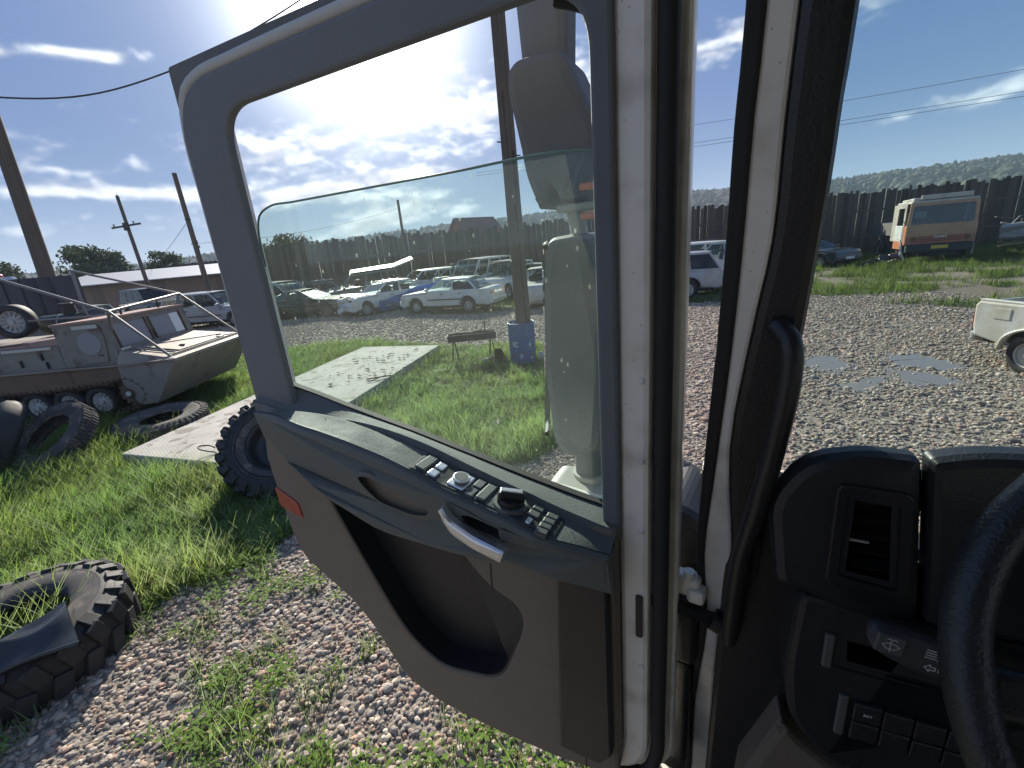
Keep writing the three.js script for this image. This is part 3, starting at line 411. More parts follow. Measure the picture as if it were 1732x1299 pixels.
// cab shell round the driver, out of the picture but shading it
tp('roof', [box(2.36, .05, 1.95, 1.16, 3.12, .72), box(2.36, .12, .10, 1.16, 3.06, -.02), box(.06, .22, 1.9, .02, 3.02, .86)], M.liner);
tp('rear_wall', [box(2.36, 2.0, .05, 1.16, 2.1, 1.70), box(.06, 2.0, .7, .0, 2.1, 1.33)], M.liner);
tp('right_wall', [box(.06, .95, 1.9, 2.32, 1.6, .74), box(.06, .3, 1.9, 2.32, 2.98, .74), box(.06, 1.2, .25, 2.32, 2.4, 1.55), box(.06, 1.2, .12, 2.32, 2.4, -.1)], M.liner);
tp('cab_floor', [box(2.36, .06, 1.95, 1.16, 1.12, .74), box(2.26, .76, .05, 1.2, 1.5, -.22)], M.black);
tp('windshield', lean([quad([.165, 2.02, -.075], [2.25, 2.02, -.075], [2.25, 3.02, -.075], [.165, 3.02, -.075])]), phys(.80, .92, .90, 0, { transmission: 1, thickness: 0, ior: 1.5 }));
tp('side_trim', [extr(rpoly([[.086, 2.02, .02], [.14, 2.06, .02], [.20, 2.02, .02], [.215, 1.6], [.24, 1.15], [.07, 1.15], [.08, 1.62]]), .09, .01, -.075)], M.black);
// dashboard, its face turned ten degrees towards the driver
const dash = tp('dashboard', [extr((() => { const s = rpoly([[-.102, 2.085, .03], [-.066, 2.152, .035], [.0, 2.168, .02], [.0525, 2.165, .012], [.074, 2.0], [.083, 1.93, .01], [.0, 1.922, .02], [-.05, 1.945, .02], [-.085, 1.95, .02]]); s.holes.push(rpoly([[-.022, 2.118], [.042, 2.113], [.058, 1.972], [-.020, 1.982]], .012, THREE.Path)); return s; })(), .042, .014, -.042)], M.dash);
dash.position.set(.244, 0, .077); dash.rotation.y = 10 * rad;
const dd = (n, g, m) => mesh(n, g, m, dash);
dd('air_vent', [box(.11, .18, .004, .018, 2.045, -.039), ...[2.095, 2.07, 2.045, 2.02, 1.995].map((v, i) => box(.075 + i * .002, .003, .018, .016 + i * .002, v, -.022, .25))], M.black);
dd('vent_tab', [rbox(.034, .0026, .004, .001, .008, 2.106, -.006, 0, 0, -.03)], M.silver); dd('vent_tab', [rbox(.024, .0036, .004, .001, .004, 2.040, -.006, 0, 0, -.05)], M.silver);
dd('vent_surround', [extr((() => { const s = rpoly([[-.030, 2.126], [.050, 2.121], [.067, 1.962], [-.028, 1.972]], .014); s.holes.push(rpoly([[-.020, 2.116], [.040, 2.111], [.054, 1.974], [-.018, 1.984]], .011, THREE.Path)); return s; })(), .008, .003, -.004)], M.black);
dd('instrument_hood', [extr(rpoly([[.058, 2.166, .008], [.10, 2.178, .02], [.3, 2.188], [.9, 2.17], [.9, 1.93], [.088, 1.93, .01], [.079, 2.0]]), .042, .012, -.038)], M.dash);
dd('dash_top', [quad([-.09, 2.0, -.034], [1.9, 2.0, -.034], [1.9, 1.75, -.30], [-.06, 1.75, -.30])], M.dash);
dd('lower_dash', [extr((() => { const s = rpoly([[-.052, 1.94, .02], [.09, 1.925], [.9, 1.92], [.9, 1.62], [.02, 1.62, .03], [-.045, 1.69, .04], [-.058, 1.8, .04]]); s.holes.push(rpoly([[.0, 1.884], [.26, 1.868], [.26, 1.812], [.006, 1.828]], .008, THREE.Path)); return s; })(), .15, .010, -.155)], M.dash);
dd('storage_slot', [box(.30, .10, .004, .13, 1.85, -.10), box(.26, .004, .10, .13, 1.815, -.055, 0, 0, -.06), box(.05, .0025, .004, .085, 1.825, -.004, 0, 0, -.06)], M.black);
for (let j = 0; j < 2; j++) for (let i = 0; i < 5; i++) dd('dash_switch', [rbox(.034, .034, .010, .003, .048 + i * .036, 1.752 - j * .036 - i * .0025, -.003)], M.dash);
dd('switch_pillar', [rbox(.012, .078, .008, .003, .018, 1.738, -.002)], M.button); dd('switch_pillar', [rbox(.012, .06, .008, .003, -.010, 1.852, -.002)], M.button);
dd('knee_panel', [extr(rpoly([[-.050, 1.665, .01], [-.03, 1.625, .04], [.04, 1.575, .02], [.9, 1.56], [.9, 1.2], [-.12, 1.2], [-.10, 1.5]]), .10, .012, -.12)], M.taupe);
// print on the switches
function printed(w, h, draw) { const c = document.createElement('canvas'); c.width = w; c.height = h; const x = c.getContext('2d'); x.fillStyle = '#000'; x.fillRect(0, 0, w, h); x.strokeStyle = '#fff'; x.fillStyle = '#fff'; x.lineCap = 'round'; draw(x); const t = new THREE.CanvasTexture(c); return mat(.55, .57, .58, .6, { alphaMap: t, transparent: true }); }
function decal(w, h, x, y, z, m, ry = 0, rz = 0, rx = 0) { const o = new THREE.Mesh(put(new THREE.PlaneGeometry(w, h), x, y, z, rx, ry, rz), m); o.name = 'printed_symbol'; return o; }
dash.add(decal(.016, .009, .048, 1.752, .0028, printed(128, 72, x => { x.font = 'bold 50px sans-serif'; x.textAlign = 'center'; x.fillText('EXT', 64, 54); }), 0, -.03));
// steering wheel and stalk
{
  const w = new THREE.TorusGeometry(.249, .0185, 20, 96); w.scale(1, 1, 1.15);
  const wheel = tp('steering_wheel', [w], plast(.018, .020, .023, .58, .0012)); wheel.position.set(.561, 2.064, .235); wheel.rotation.x = -35 * rad;
  mesh('wheel_spoke', [rbox(.17, .045, .022, .01, -.15, -.03, -.03, 0, .12, .12), rbox(.17, .045, .022, .01, .15, -.03, -.03, 0, -.12, -.12), rbox(.05, .17, .022, .01, 0, -.15, -.03, .1)], M.dash, wheel);
  mesh('wheel_hub', [rbox(.17, .15, .06, .03, 0, -.02, -.04)], M.dash, wheel);
  tp('steering_column', [bar([.561, 2.03, .20], [.561, 1.75, -.10], .055, .06, 16)], M.dash);
}
{
  const s = mesh('wiper_stalk', [put(extr(rpoly([[-.026, .021, .017], [.016, .022, .01], [.14, .006, .01], [.30, -.006], [.30, -.036], [.12, -.030, .02], [.016, -.026, .02], [-.02, -.014, .02]]), .026, .010, -.013), 0, 0, 0)], plast(.045, .05, .056, .7), truck);
  s.position.set(.286, 1.938, .118); s.rotation.set(-8 * rad, 12 * rad, -7 * rad);
  mesh('stalk_button', [rbox(.030, .026, .007, .003, -.004, .003, .0125)], M.button, s);
  s.add(decal(.024, .020, -.004, .003, .0166, printed(160, 134, x => { x.lineWidth = 7; x.beginPath(); x.moveTo(22, 66); x.quadraticCurveTo(80, 26, 138, 66); x.lineTo(104, 100); x.quadraticCurveTo(80, 86, 56, 100); x.closePath(); x.stroke(); x.beginPath(); x.moveTo(80, 120); x.lineTo(72, 24); x.stroke(); x.beginPath(); x.arc(62, 22, 16, 3.6, 6); x.stroke(); x.beginPath(); x.arc(98, 22, 16, 3.4, 5.8); x.stroke(); })));
  s.add(decal(.030, .018, .044, .006, .0142, printed(160, 96, x => { x.lineWidth = 7; for (let k = 0; k < 4; k++) { x.beginPath(); x.moveTo(12, 20 + k * 18); x.lineTo(66, 20 + k * 18); x.stroke(); } x.beginPath(); x.moveTo(78, 14); x.lineTo(78, 80); x.quadraticCurveTo(140, 78, 140, 46); x.quadraticCurveTo(136, 14, 78, 14); x.stroke(); })));
  s.add(decal(.028, .013, .046, -.012, .0142, printed(160, 76, x => { x.lineWidth = 7; for (const [o, d] of [[10, 1], [150, -1]]) { x.beginPath(); x.moveTo(o, 38); x.lineTo(o + 28 * d, 12); x.lineTo(o + 28 * d, 26); x.lineTo(o + 60 * d, 26); x.lineTo(o + 60 * d, 50); x.lineTo(o + 28 * d, 50); x.lineTo(o + 28 * d, 64); x.closePath(); x.stroke(); } })));
}
// ---------------------------------------------------------------- yard: fences, buildings, poles, trees
const woodTex = rgbTex(256, 512, (i, j) => { const g = fbm(i * .09, j * .006, 2.1, 5), f = hash3(i, j >> 3, 2), k = .42 + .75 * g + (f - .5) * .25; return [k, k * .96, k * .93]; });
woodTex.repeat.set(4, .5);
const planks = [[.085, .070, .060], [.11, .090, .074], [.065, .055, .05], [.13, .107, .09], [.095, .085, .078], [.055, .047, .043]].map(c => mat(...c, .9, { map: woodTex }));
const postMat = mat(.13, .11, .092, .9, { map: woodTex });
{
  const pts = [[-16, -28.5], [3, -31.5], [17, -29], [37, -25.3]], r = rng(41);
  const f = thing('plank_fence', 'tall dark weathered wooden plank fence behind the parked cars', 'fence', 0, 0, 0), geos = [.200, .208, .214, .222].map(w => new THREE.BoxGeometry(w, 1, .028).translate(0, .5, 0)).map(boxUV);
  for (let s = 0; s < 3; s++) {
    const a = V(pts[s][0], 0, pts[s][1]), b = V(pts[s + 1][0], 0, pts[s + 1][1]), d = b.clone().sub(a), L = d.length(), ang = Math.atan2(-d.z, d.x); d.normalize();
    for (let t = .1; t < L; t += .197 + r() * .008) {
      const m = new THREE.Mesh(geos[r() * 4 | 0], planks[r() * 6 | 0]); m.name = 'plank'; m.castShadow = m.receiveShadow = true; const n = fbm(t * .22 + s * 9, 3, 0, 3) - .5;
      m.position.set(a.x + d.x * t, .02, a.z + d.z * t); m.rotation.set(0, ang + (r() - .5) * .06, (r() - .5) * .022, 'YXZ'); m.scale.set(1, 3.60 + n * .26 + (r() - .5) * .30 - (r() < .07 ? .18 : 0), 1); f.add(m);
    }
    for (const y of [1.05, 2.55]) mesh('rail', [beam([a.x, y, a.z + .04], [b.x, y, b.z + .04], .05, .11)], planks[1], f);
    for (let t = 1.2; t < L; t += 3.1) mesh('post', [cyl(.07, .085, 3.75, 8, a.x + d.x * t, 1.875, a.z + d.z * t + .09, 0, t, (r() - .5) * .02)], postMat, f);
  }
}
{
  const r = rng(43), f = thing('plank_fence', 'far low dark plank fence behind the long shed', 'fence', 0, 0, 0), gs = [];
  for (let t = 0; t < 210; t++) { const k = t / 209; gs.push(box(.19, 3.3 + (r() - .5) * .22 + k * .35, .03, lerp(-66, -22, k), 1.66, lerp(-60, -44, k), 0, -.33, 0)); }
  mesh('planks', gs, planks[2], f).userData.kind = 'stuff';
  mesh('rail', [beam([-66, 2.4, -59.9], [-22, 2.4, -43.9], .05, .1)], planks[1], f);
}
{ // long shed
  const g = thing('shed', 'long low brown shed with pale metal roof behind the crawler', 'shed', -28.5, 0, -39.5, 8 * rad);
  const wallM = mat(.34, .235, .17, .85, { map: woodTex });
  for (let i = 0; i < 16; i++) mesh('wall_panel', [box(.93, 2.2, .06, -7.05 + i * .94, 1.1, 2)], i % 5 === 3 ? mat(.26, .19, .14, .85, { map: woodTex }) : wallM, g);
  mesh('side_wall', [box(.06, 2.3, 5, 7.98, 1.15, -.5), box(.06, 2.3, 5, -7.5, 1.15, -.5)], wallM, g);
  mesh('roof', [slab([-7.9, 2.30, 2.5], [8.4, 2.30, 2.5], [8.4, 3.15, -3.2], [-7.9, 3.15, -3.2], .07)], mat(.42, .43, .45, .5, { metalness: .25 }), g);
  mesh('window', [box(.5, .8, .05, 6.9, 1.45, 2.06)], mat(.55, .62, .68, .2), g);
}
{ // container wall left behind the crawler
  const g = thing('storage_container', 'dark blue grey steel container behind the tracked crawler', 'container', -15.1, 0, -13.6, -4 * rad);
  const m = mat(.050, .050, .068, .6), lo = mat(.135, .135, .14, .75);
  mesh('body', [box(4.4, 1.0, 1.5, 0, 2.22, 0)], m, g);
  mesh('lower_body', [box(4.3, 1.6, 1.4, 0, .9, 0)], lo, g);
  for (let i = 0; i < 9; i++) mesh('rib', [box(.07, .96, .05, -2.0 + i * .5, 2.22, .76)], m, g);
  mesh('roof_hatch', [cyl(.30, .36, .10, 16, .85, 2.77, .2)], mat(.5, .52, .52, .4), g);
  mesh('ladder', [bar([2.25, .2, .5], [2.25, 2.7, .5], .02), bar([2.25, .2, .1], [2.25, 2.7, .1], .02), ...[.6, 1.1, 1.6, 2.1].map(y => bar([2.25, y, .5], [2.25, y, .1], .015))], m, g);
}
{ const g = thing('van', 'white van roof with red beacon behind the dark container', 'van', -19.8, 0, -17.4, 4 * rad);
  mesh('body', [rbox(4.4, 1.9, 1.9, .25, 0, 1.45, 0)], mat(.6, .6, .6, .4), g); mesh('roof', [rbox(3.9, .12, 1.7, .05, 0, 2.62, 0), box(3.6, .26, 1.6, 0, 2.48, 0)], mat(.62, .62, .62, .4), g);
  mesh('beacon', [cyl(.13, .16, .34, 14, 1.1, 2.82, 0), ball(.13, 1.1, 2.98, 0, 1, .7, 1)], mat(.45, .02, .03, .3), g);
  for (const x of [-1.4, 1.4]) for (const z of [-.85, .85]) mesh('wheel', [cyl(.36, .36, .24, 18, x, .36, z, Math.PI / 2)], M.rubber, g); }
{ // brick house beyond the fence
  const g = thing('house', 'red brick gabled house standing beyond the plank fence', 'house', -2.9, 0, -60, 38 * rad), bm = mat(.26, .10, .07, .85);
  mesh('wall', [extr(rpoly([[-2.6, 0], [2.6, 0], [2.6, 3.4], [0, 6.0], [-2.6, 3.4]]), 5.4, 0, -2.7).rotateY(Math.PI / 2)], bm, g);
  mesh('roof', [slab([-3.1, 3.35, 3.05], [3.1, 3.35, 3.05], [3.1, 6.15, .0], [-3.1, 6.15, .0], .12)], mat(.16, .075, .06, .7), g);
  mesh('roof', [slab([3.1, 3.35, -3.05], [-3.1, 3.35, -3.05], [-3.1, 6.15, 0], [3.1, 6.15, 0], .12)], mat(.16, .075, .06, .7), g);
  mesh('window', [box(.06, 1.0, .9, -2.73, 3.9, 0)], mat(.05, .06, .07, .1), g);
}
const poleTex = planks[1];
function pole(label, x, z, h, r0, r1, tilt = 0, extra) { const g = thing('utility_pole', label, 'pole', x, 0, z); g.rotation.z = tilt; mesh('shaft', [cyl(r1, r0, h, 14, 0, h / 2, 0)], mat(.15, .125, .105, .9, { map: woodTex }), g); if (extra) extra(g); return g; }
const insul = (g, x, y, z) => mesh('insulator', [cyl(.035, .05, .14, 10, x, y + .07, z), cyl(.06, .06, .03, 10, x, y + .13, z)], mat(.10, .09, .085, .4), g);
pole('thick leaning wooden pole rising behind the dark container', -14.75, -15.1, 8.5, .235, .175, -.045, g => { mesh('knot', [ball(.05, -.18, 5.2, .04)], postMat, g); mesh('clamp', [cyl(.185, .185, .05, 14, 0, 4.2, 0)], planks[0], g); });
pole('distant power pole with crossarm and three insulators', -25.2, -33, 7.85, .14, .10, .02, g => { mesh('crossarm', [box(2.0, .11, .1, 0, 5.95, .1, 0, 0, .05)], planks[2], g); mesh('cross_plate', [box(.32, .5, .16, 0, 5.9, .12)], planks[2], g); insul(g, -.82, 5.98, .1); insul(g, .55, 6.05, .1); insul(g, 0, 7.8, 0); });
pole('slim bare wooden pole between shed and crossarm pole', -16.6, -26, 7.55, .15, .11, .01, g => { mesh('clamp', [cyl(.14, .14, .06, 12, 0, 5.25, 0), bar([-.22, 4.0, 0], [.22, 4.0, .1], .02)], planks[2], g); insul(g, .16, 4.0, .05); insul(g, .2, 3.75, .05); });
pole('tiny far pole just above the shed roof', -44, -60, 5.6, .13, .1);
pole('thin bare pole sticking up behind the plank fence', -6.87, -34, 6.15, .11, .085);
pole('short far pole beside the bush behind the fence', -20.6, -45, 5.1, .16, .12, .02);
pole('stout rough wooden pole standing inside the blue barrel', .36, -9.35, 8.4, .165, .125, .004, g => { mesh('bolt', [cyl(.012, .012, .14, 8, -.14, 4.3, .02, 0, 0, 1.4)], M.rubber, g); mesh('bolt', [cyl(.012, .012, .14, 8, .14, 4.05, .02, 0, 0, 1.5)], M.rubber, g);
  const sp = rng(9); for (let i = 0; i < 5; i++) mesh('bark_strip', [rbox(.05, .5 + sp() * .5, .02, .008, (sp() - .5) * .18, 1.1 + i * .9, .145 - i * .004, 0, (sp() - .5) * .4, (sp() - .5) * .06)], planks[i % 3], g); });
// overhead wires
function wire(label, a, b, sag, r) { const p = []; for (let i = 0; i <= 16; i++) { const t = i / 16; p.push([lerp(a[0], b[0], t), lerp(a[1], b[1], t) - sag * 4 * t * (1 - t), lerp(a[2], b[2], t)]); } tag(mesh('overhead_wire', [tube(p, r, 40, 5)], mat(.05, .05, .055, .6), null), label, 'wire', 'overhead wires'); }
const sph = (az, el, d) => [Math.sin(az * rad) * d, EYE + Math.tan(el * rad) * d, -Math.cos(az * rad) * d];
tag(mesh('overhead_wire', [tube([[-60, 16.2], [-50, 14.7], [-42.8, 14.5], [-37.2, 15.3], [-30.1, 17.9], [-24.5, 20.5], [-18.4, 23.5], [-10, 27.5], [-3, 31]].map(q => sph(q[0], q[1], 14)), .017, 60, 6)], mat(.05, .05, .055, .6), null), 'thick drooping black cable across the upper left sky', 'wire', 'overhead wires');
wire('thin wire running from slim pole down to the shed', [-16.6, 5.25, -26], [-40, 2.6, -52], .2, .012);
wire('thin wire leaving the slim pole to the right', [-16.5, 4.0, -26], [-6.9, 5.6, -34], .4, .01);
wire('upper of the thin wires between door and pillar', sph(12, 10.4, 40), sph(62, 8.4, 45), .3, .012);
wire('middle of the thin wires between door and pillar', sph(-2, 8.3, 40), sph(62, 7.0, 45), .3, .012);
wire('lowest of the thin wires between door and pillar', sph(-2, 8.0, 40), sph(62, 6.7, 45), .3, .012);
// trees
function tree(label, x, z, h, cw, seed, dens, cols, twiggy) {
  const r = rng(seed), g = thing('tree', label, 'tree', x, 0, z), tr = [bar([0, 0, 0], [0, h * .55, 0], .16, .09, 8)], leaf = [], Cc = [], tips = [];
  for (let i = 0; i < 11; i++) { const a = r() * 6.3, y0 = h * (.22 + r() * .3), q = [Math.cos(a) * cw * (.3 + r() * .6), y0 + h * (.18 + r() * .35), Math.sin(a) * cw * (.3 + r() * .6)]; tr.push(bar([0, y0, 0], q, .05, .015, 5)); tips.push(q); }
  tips.push([0, h * .85, 0], [0, h * .7, 0]);
  mesh('trunk', tr, mat(.07, .055, .045, .9), g);
  for (let i = 0; i < dens; i++) {
    const t = tips[r() * tips.length | 0], s = cw * (.16 + r() * .26), a = r() * 6.3, b = Math.acos(2 * r() - 1), R = Math.cbrt(r()) * s * 1.25; const p = [t[0] + Math.cos(a) * Math.sin(b) * R, t[1] + Math.cos(b) * R * .85, t[2] + Math.sin(a) * Math.sin(b) * R];
    if (p[1] > h) continue; const L = h * (.018 + r() * .022), w = L * .6, qn = new THREE.Quaternion().setFromEuler(new THREE.Euler(r() * 6.3, r() * 6.3, r() * 6.3)); const c = cols[r() * cols.length | 0], k = .7 + r() * .6;
    for (const v of [[-L, 0, 0], [0, w, 0], [L, 0, 0], [-L, 0, 0], [L, 0, 0], [0, -w, 0]]) { const q = V(...v).applyQuaternion(qn); leaf.push(q.x + p[0], q.y + p[1], q.z + p[2]); Cc.push(c[0] * k, c[1] * k, c[2] * k); }
  }
  const lg = new THREE.BufferGeometry(); lg.setAttribute('position', new THREE.Float32BufferAttribute(leaf, 3)); lg.setAttribute('color', new THREE.Float32BufferAttribute(Cc, 3)); lg.computeVertexNormals();
  mesh('crown', [lg], phys(1, 1, 1, .9, { vertexColors: true, transmission: .3, thickness: 0 }), g); return g;
}
const greens = [[.060, .085, .030], [.045, .065, .026], [.080, .10, .035]];
tree('round leafy tree above the dark container', -38.5, -45, 5.9, 2.3, 3, 3600, greens);
tree('small bushy tree at the left edge beyond the container', -43.5, -40, 4.9, 2.2, 4, 2600, greens);
tree('low sparse tree behind the shed roof', -35.5, -50, 5.0, 1.8, 5, 1500, greens);
tree('thin twiggy tree left of the round leafy tree', -40.5, -44, 4.9, 1.9, 6, 420, greens);
tree('leafy bush reaching above the fence behind the door frame', -14.0, -33.2, 4.55, 1.9, 7, 3200, [[.075, .09, .035], [.06, .075, .03], [.10, .10, .05]]);
tree('small shrub beside the bush behind the fence', -16.4, -33.5, 3.75, 1.3, 8, 1500, greens);
// ---------------------------------------------------------------- slab, barrel, brazier, tyres
{
  const tex = rgbTex(1024, 1024, (i, j) => { const n = fbm(i * .012, j * .012, 0, 5), f = hash3(i, j, 9), st = sstep(.58, .72, fbm(i * .02 + 20, j * .02 + 8, 0, 5)), k = .30 + .16 * n + (f - .5) * .06; return [k * (1 - st * .45), k * .955 * (1 - st * .48), k * .86 * (1 - st * .52)]; }); tex.repeat.set(.35, .35);
  const s = rpoly(SLAB.map(([x, z]) => [x, -z]), .04), g = extr(s, .20, .015, 0, 3); g.rotateX(-Math.PI / 2);
  const th = thing('concrete_slab', 'long pale concrete slab lying on the grass beside the crawler', 'slab', 0, .02, 0);
  const bm = grey(256, 256, (i, j) => .5 + .5 * Math.max(Math.sin((i + j) * .196), Math.sin((i - j) * .196)) * .6 + (hash3(i, j, 4) - .5) * .3); bm.repeat.set(2.5, 2.5);
  mesh('slab_body', [g], new THREE.MeshStandardMaterial({ map: tex, roughness: .9, bumpMap: bm, bumpScale: .004 }), th);
  const lp = []; for (let k = 0; k <= 10; k++) { const a = k / 10 * 5.4; lp.push([-3.98 + Math.cos(a) * .10, .21 + Math.sin(a * .5) * .10, -5.30 + Math.sin(a) * .07]); } mesh('lifting_loop', [tube(lp, .009, 30, 6)], M.rubber, th);
  const r = rng(60); // soil and twigs spilled on it
  for (let i = 0; i < 150; i++) { const a = Math.pow(r(), 1.3), x = -2.75 + (r() - .5) * 1.3 - a * .3, z = -9.3 + (r() - .5) * 2.6; const s0 = .007 + Math.pow(r(), 4) * .035; const o = new THREE.Mesh(pebbleGeo(1, .6), planks[i % 3]); o.name = 'soil_crumb'; o.scale.set(s0 * (1 + r()), s0 * .6, s0); o.position.set(x, .235, z); o.rotation.y = r() * 6; th.add(o); }
  mesh('twig', [bar([-2.75, .235, -8.15], [-2.3, .24, -8.25], .012), bar([-2.62, .235, -8.0], [-2.42, .24, -8.3], .009)], planks[0], th);
}
{
  const b = thing('oil_barrel', 'blue steel barrel with white letters round the wooden pole', 'barrel', .30, 0, -9.36), P = [[.288, 0], [.292, .01], [.284, .02], [.284, .28], [.296, .29], [.296, .305], [.284, .315], [.284, .57], [.296, .58], [.296, .595], [.284, .605], [.284, .85], [.292, .86], [.292, .875], [.270, .88], [.262, .86], [.262, .05], [0, .05]].map(p => new THREE.Vector2(...p));
  const dn = rgbTex(512, 512, (i, j) => { const n = fbm(i * .02, j * .02, 0, 5), rr = sstep(.68, .74, fbm(i * .03 + 9, j * .03, 0, 5)), f = .8 + .4 * n; return [lerp(.035 * f, .13, rr * .8), lerp(.115 * f, .075, rr * .8), lerp(.30 * f, .05, rr * .8)]; }); dn.repeat.set(.7, .7);
  mesh('drum', [new THREE.LatheGeometry(P, 36)], new THREE.MeshStandardMaterial({ map: dn, roughness: .5, side: THREE.DoubleSide }), b);
  const cv = document.createElement('canvas'); cv.width = 512; cv.height = 128; const x = cv.getContext('2d'); x.fillStyle = '#000'; x.fillRect(0, 0, 512, 128); x.fillStyle = '#fff'; x.font = 'bold 100px sans-serif'; x.fillText('KC', 50, 100); x.beginPath(); x.moveTo(424, 30); x.lineTo(446, 96); x.lineTo(402, 96); x.fill();
  const g = new THREE.CylinderGeometry(.2858, .2858, .21, 24, 1, true, -.98, 1.85); const o = new THREE.Mesh(g, mat(.72, .75, .78, .6, { alphaMap: new THREE.CanvasTexture(cv), transparent: true })); o.position.set(0, .445, 0); o.name = 'lettering'; b.add(o);
}
{
  const b = thing('brazier', 'black metal trough brazier on thin legs beside the barrel', 'brazier', -.80, 0, -9.82, 4 * rad), m = mat(.035, .034, .033, .7);
  mesh('trough', [box(1.06, .15, .012, 0, .58, .15), box(1.06, .15, .012, 0, .58, -.15), box(.012, .15, .30, .53, .58, 0), box(.012, .15, .30, -.53, .58, 0), box(1.05, .012, .30, 0, .51, 0)], m, b);
  for (const sx of [-1, 1]) for (const sz of [-1, 1]) for (const k of [0, 1]) mesh('leg', [bar([sx * .42 + (k ? .06 : -.06) * .2, .52, sz * .13], [sx * .42 + (k ? .09 : -.07), 0, sz * .16], .009)], m, b);
  mesh('skewer', [bar([.30, .58, 0], [.31, .90, .02], .014), bar([-.1, .66, .05], [.3, .70, -.02], .01), bar([.05, .66, -.1], [.5, .665, .1], .008)], m, b);
}
{ const r = rng(71), g = thing('rubbish_heap', 'small dark heap of rubbish under the brazier', 'rubbish', -.35, 0, -9.7); for (let i = 0; i < 26; i++) { const o = new THREE.Mesh(pebbleGeo(2, .7), [planks[0], planks[4], M.rubber, mat(.32, .3, .28, .9)][i % 4]); o.name = 'lump'; const s = .03 + r() * .09; o.scale.set(s * 1.4, s, s); o.position.set((r() - .5) * .9, s * .4, (r() - .5) * .5); o.rotation.y = r() * 6; g.add(o); } }
{ const g = tag(mesh('white_board', [box(.36, .025, .08, -1.48, .03, -9.15, 0, .1, 0)], mat(.55, .53, .47, .8), null), 'short pale board lying in grass left of brazier', 'board'); }
{ const m = mat(.02, .02, .022, .5); tag(mesh('rubber_sheet', [put(slab([-.02, 0, -.18], [.30, .0, -.2], [.16, .34, -.02], [.02, .36, 0], .02), -.32, .02, -9.18)], m, null), 'dark plastic scrap leaning on left of blue barrel', 'scrap'); tag(mesh('white_scrap', [put(slab([0, 0, 0], [.22, 0, .05], [.12, .16, .0], [.02, .2, 0], .02), .62, .02, -9.3)], mat(.5, .5, .48, .7), null), 'pale crumpled scrap at right of blue barrel', 'scrap'); }

// tyres
const rubTex = rgbTex(256, 256, (i, j) => { const d = sstep(.45, .75, wrapN(i, j, 256, 6, 3.4, 5)), k = .75 + .5 * hash3(i, j, 6); return [lerp(.020, .105, d) * k, lerp(.020, .092, d) * k, lerp(.021, .076, d) * k]; }); rubTex.repeat.set(1.5, 1.5);
const tyreMat = new THREE.MeshStandardMaterial({ map: rubTex, roughness: .78, side: THREE.DoubleSide }), cleanTyre = mat(.020, .020, .021, .98, { roughnessMap: mottle }), dustTyre = new THREE.MeshStandardMaterial({ map: rubTex, color: C(2.1, 2.0, 1.85), roughness: .9, side: THREE.DoubleSide });
function tyreGeo(R, r, w, o = {}) { // lying flat, axis up, centred
  const h = w / 2, P = [[r, -h * .62], [r + .02, -h * .82], [lerp(r, R, .45), -h], [lerp(r, R, .78), -h * .97], [R - .035, -h * .80], [R - .008, -h * .62], [R, 0], [R - .008, h * .62], [R - .035, h * .80], [lerp(r, R, .78), h * .97], [lerp(r, R, .62), h], [lerp(r, R, .60), h + .006], [lerp(r, R, .57), h], [lerp(r, R, .45), h], [r + .02, h * .82], [r, h * .62], [r + .012, h * .5], [R - .05, h * .45], [R - .05, -h * .45], [r + .012, -h * .5], [r, -h * .62]].map(p => new THREE.Vector2(...p));
  const out = [new THREE.LatheGeometry(P, o.seg || 56)], n = o.lugs || 0, d = o.depth || .03;
  for (let i = 0; i < n; i++) { const a = i / n * 6.2832; for (const s of [-1, 1]) { const off = s > 0 ? .5 : 0, aa = a + off * 6.2832 / n;
    const g = rbox(d * 1.3, h * .86, 6.2832 * R / n * .56, .008, R + d * .15, s * h * .45, 0, 0, 0, 0); g.rotateX(0); const sk = s * (o.skew ?? .35); g.applyMatrix4(new THREE.Matrix4().makeTranslation(R, 0, 0).multiply(new THREE.Matrix4().makeRotationX(sk)).multiply(new THREE.Matrix4().makeTranslation(-R, 0, 0))); g.rotateY(aa); out.push(g);
    if (o.shoulder) { const q = rbox(.10, d * 1.0, 6.2832 * R / n * .50, .006, R - .045, s * (h * .90), 0, 0, 0, -s * .45); q.rotateY(aa); out.push(q); }
    if (o.side && s > 0) { const q = rbox(.05, .012, 6.2832 * R / n * .36, .003, lerp(r, R, .69), h * .99, 0, 0, .5, -.05); q.rotateY(aa); out.push(q); } } }
  return out;
}
function tyre(label, pos, axis, R, r, w, o, m, spin = 0) { const t = thing('tyre', label, 'tyre', ...pos); t.quaternion.setFromUnitVectors(V(0, 1, 0), V(...axis).normalize()); t.userData.group = 'old tyres lying in the grass'; mesh('casing', tyreGeo(R, r, w, o), m, t).rotation.y = spin; return t; }
const fgTyre = tyre('big chunky tractor tyre in the bottom left corner with grass in it', [-3.46, .19, -2.44], [.03, 1, .05], .575, .27, .36, { lugs: 22, depth: .032, shoulder: true, skew: .3 }, cleanTyre, .1);
mesh('sidewall_dirt', [new THREE.LatheGeometry([[.285, .150], [.33, .178], [.40, .1835], [.455, .181]].map(p => new THREE.Vector2(...p)), 56)], dustTyre, fgTyre);
const off = tyre('knobbly off-road tyre with rim leaning on the slab behind the door', [-2.76, .44, -4.80], [.16, .66, .66], .60, .32, .36, { lugs: 24, depth: .042, shoulder: true, side: true }, cleanTyre);
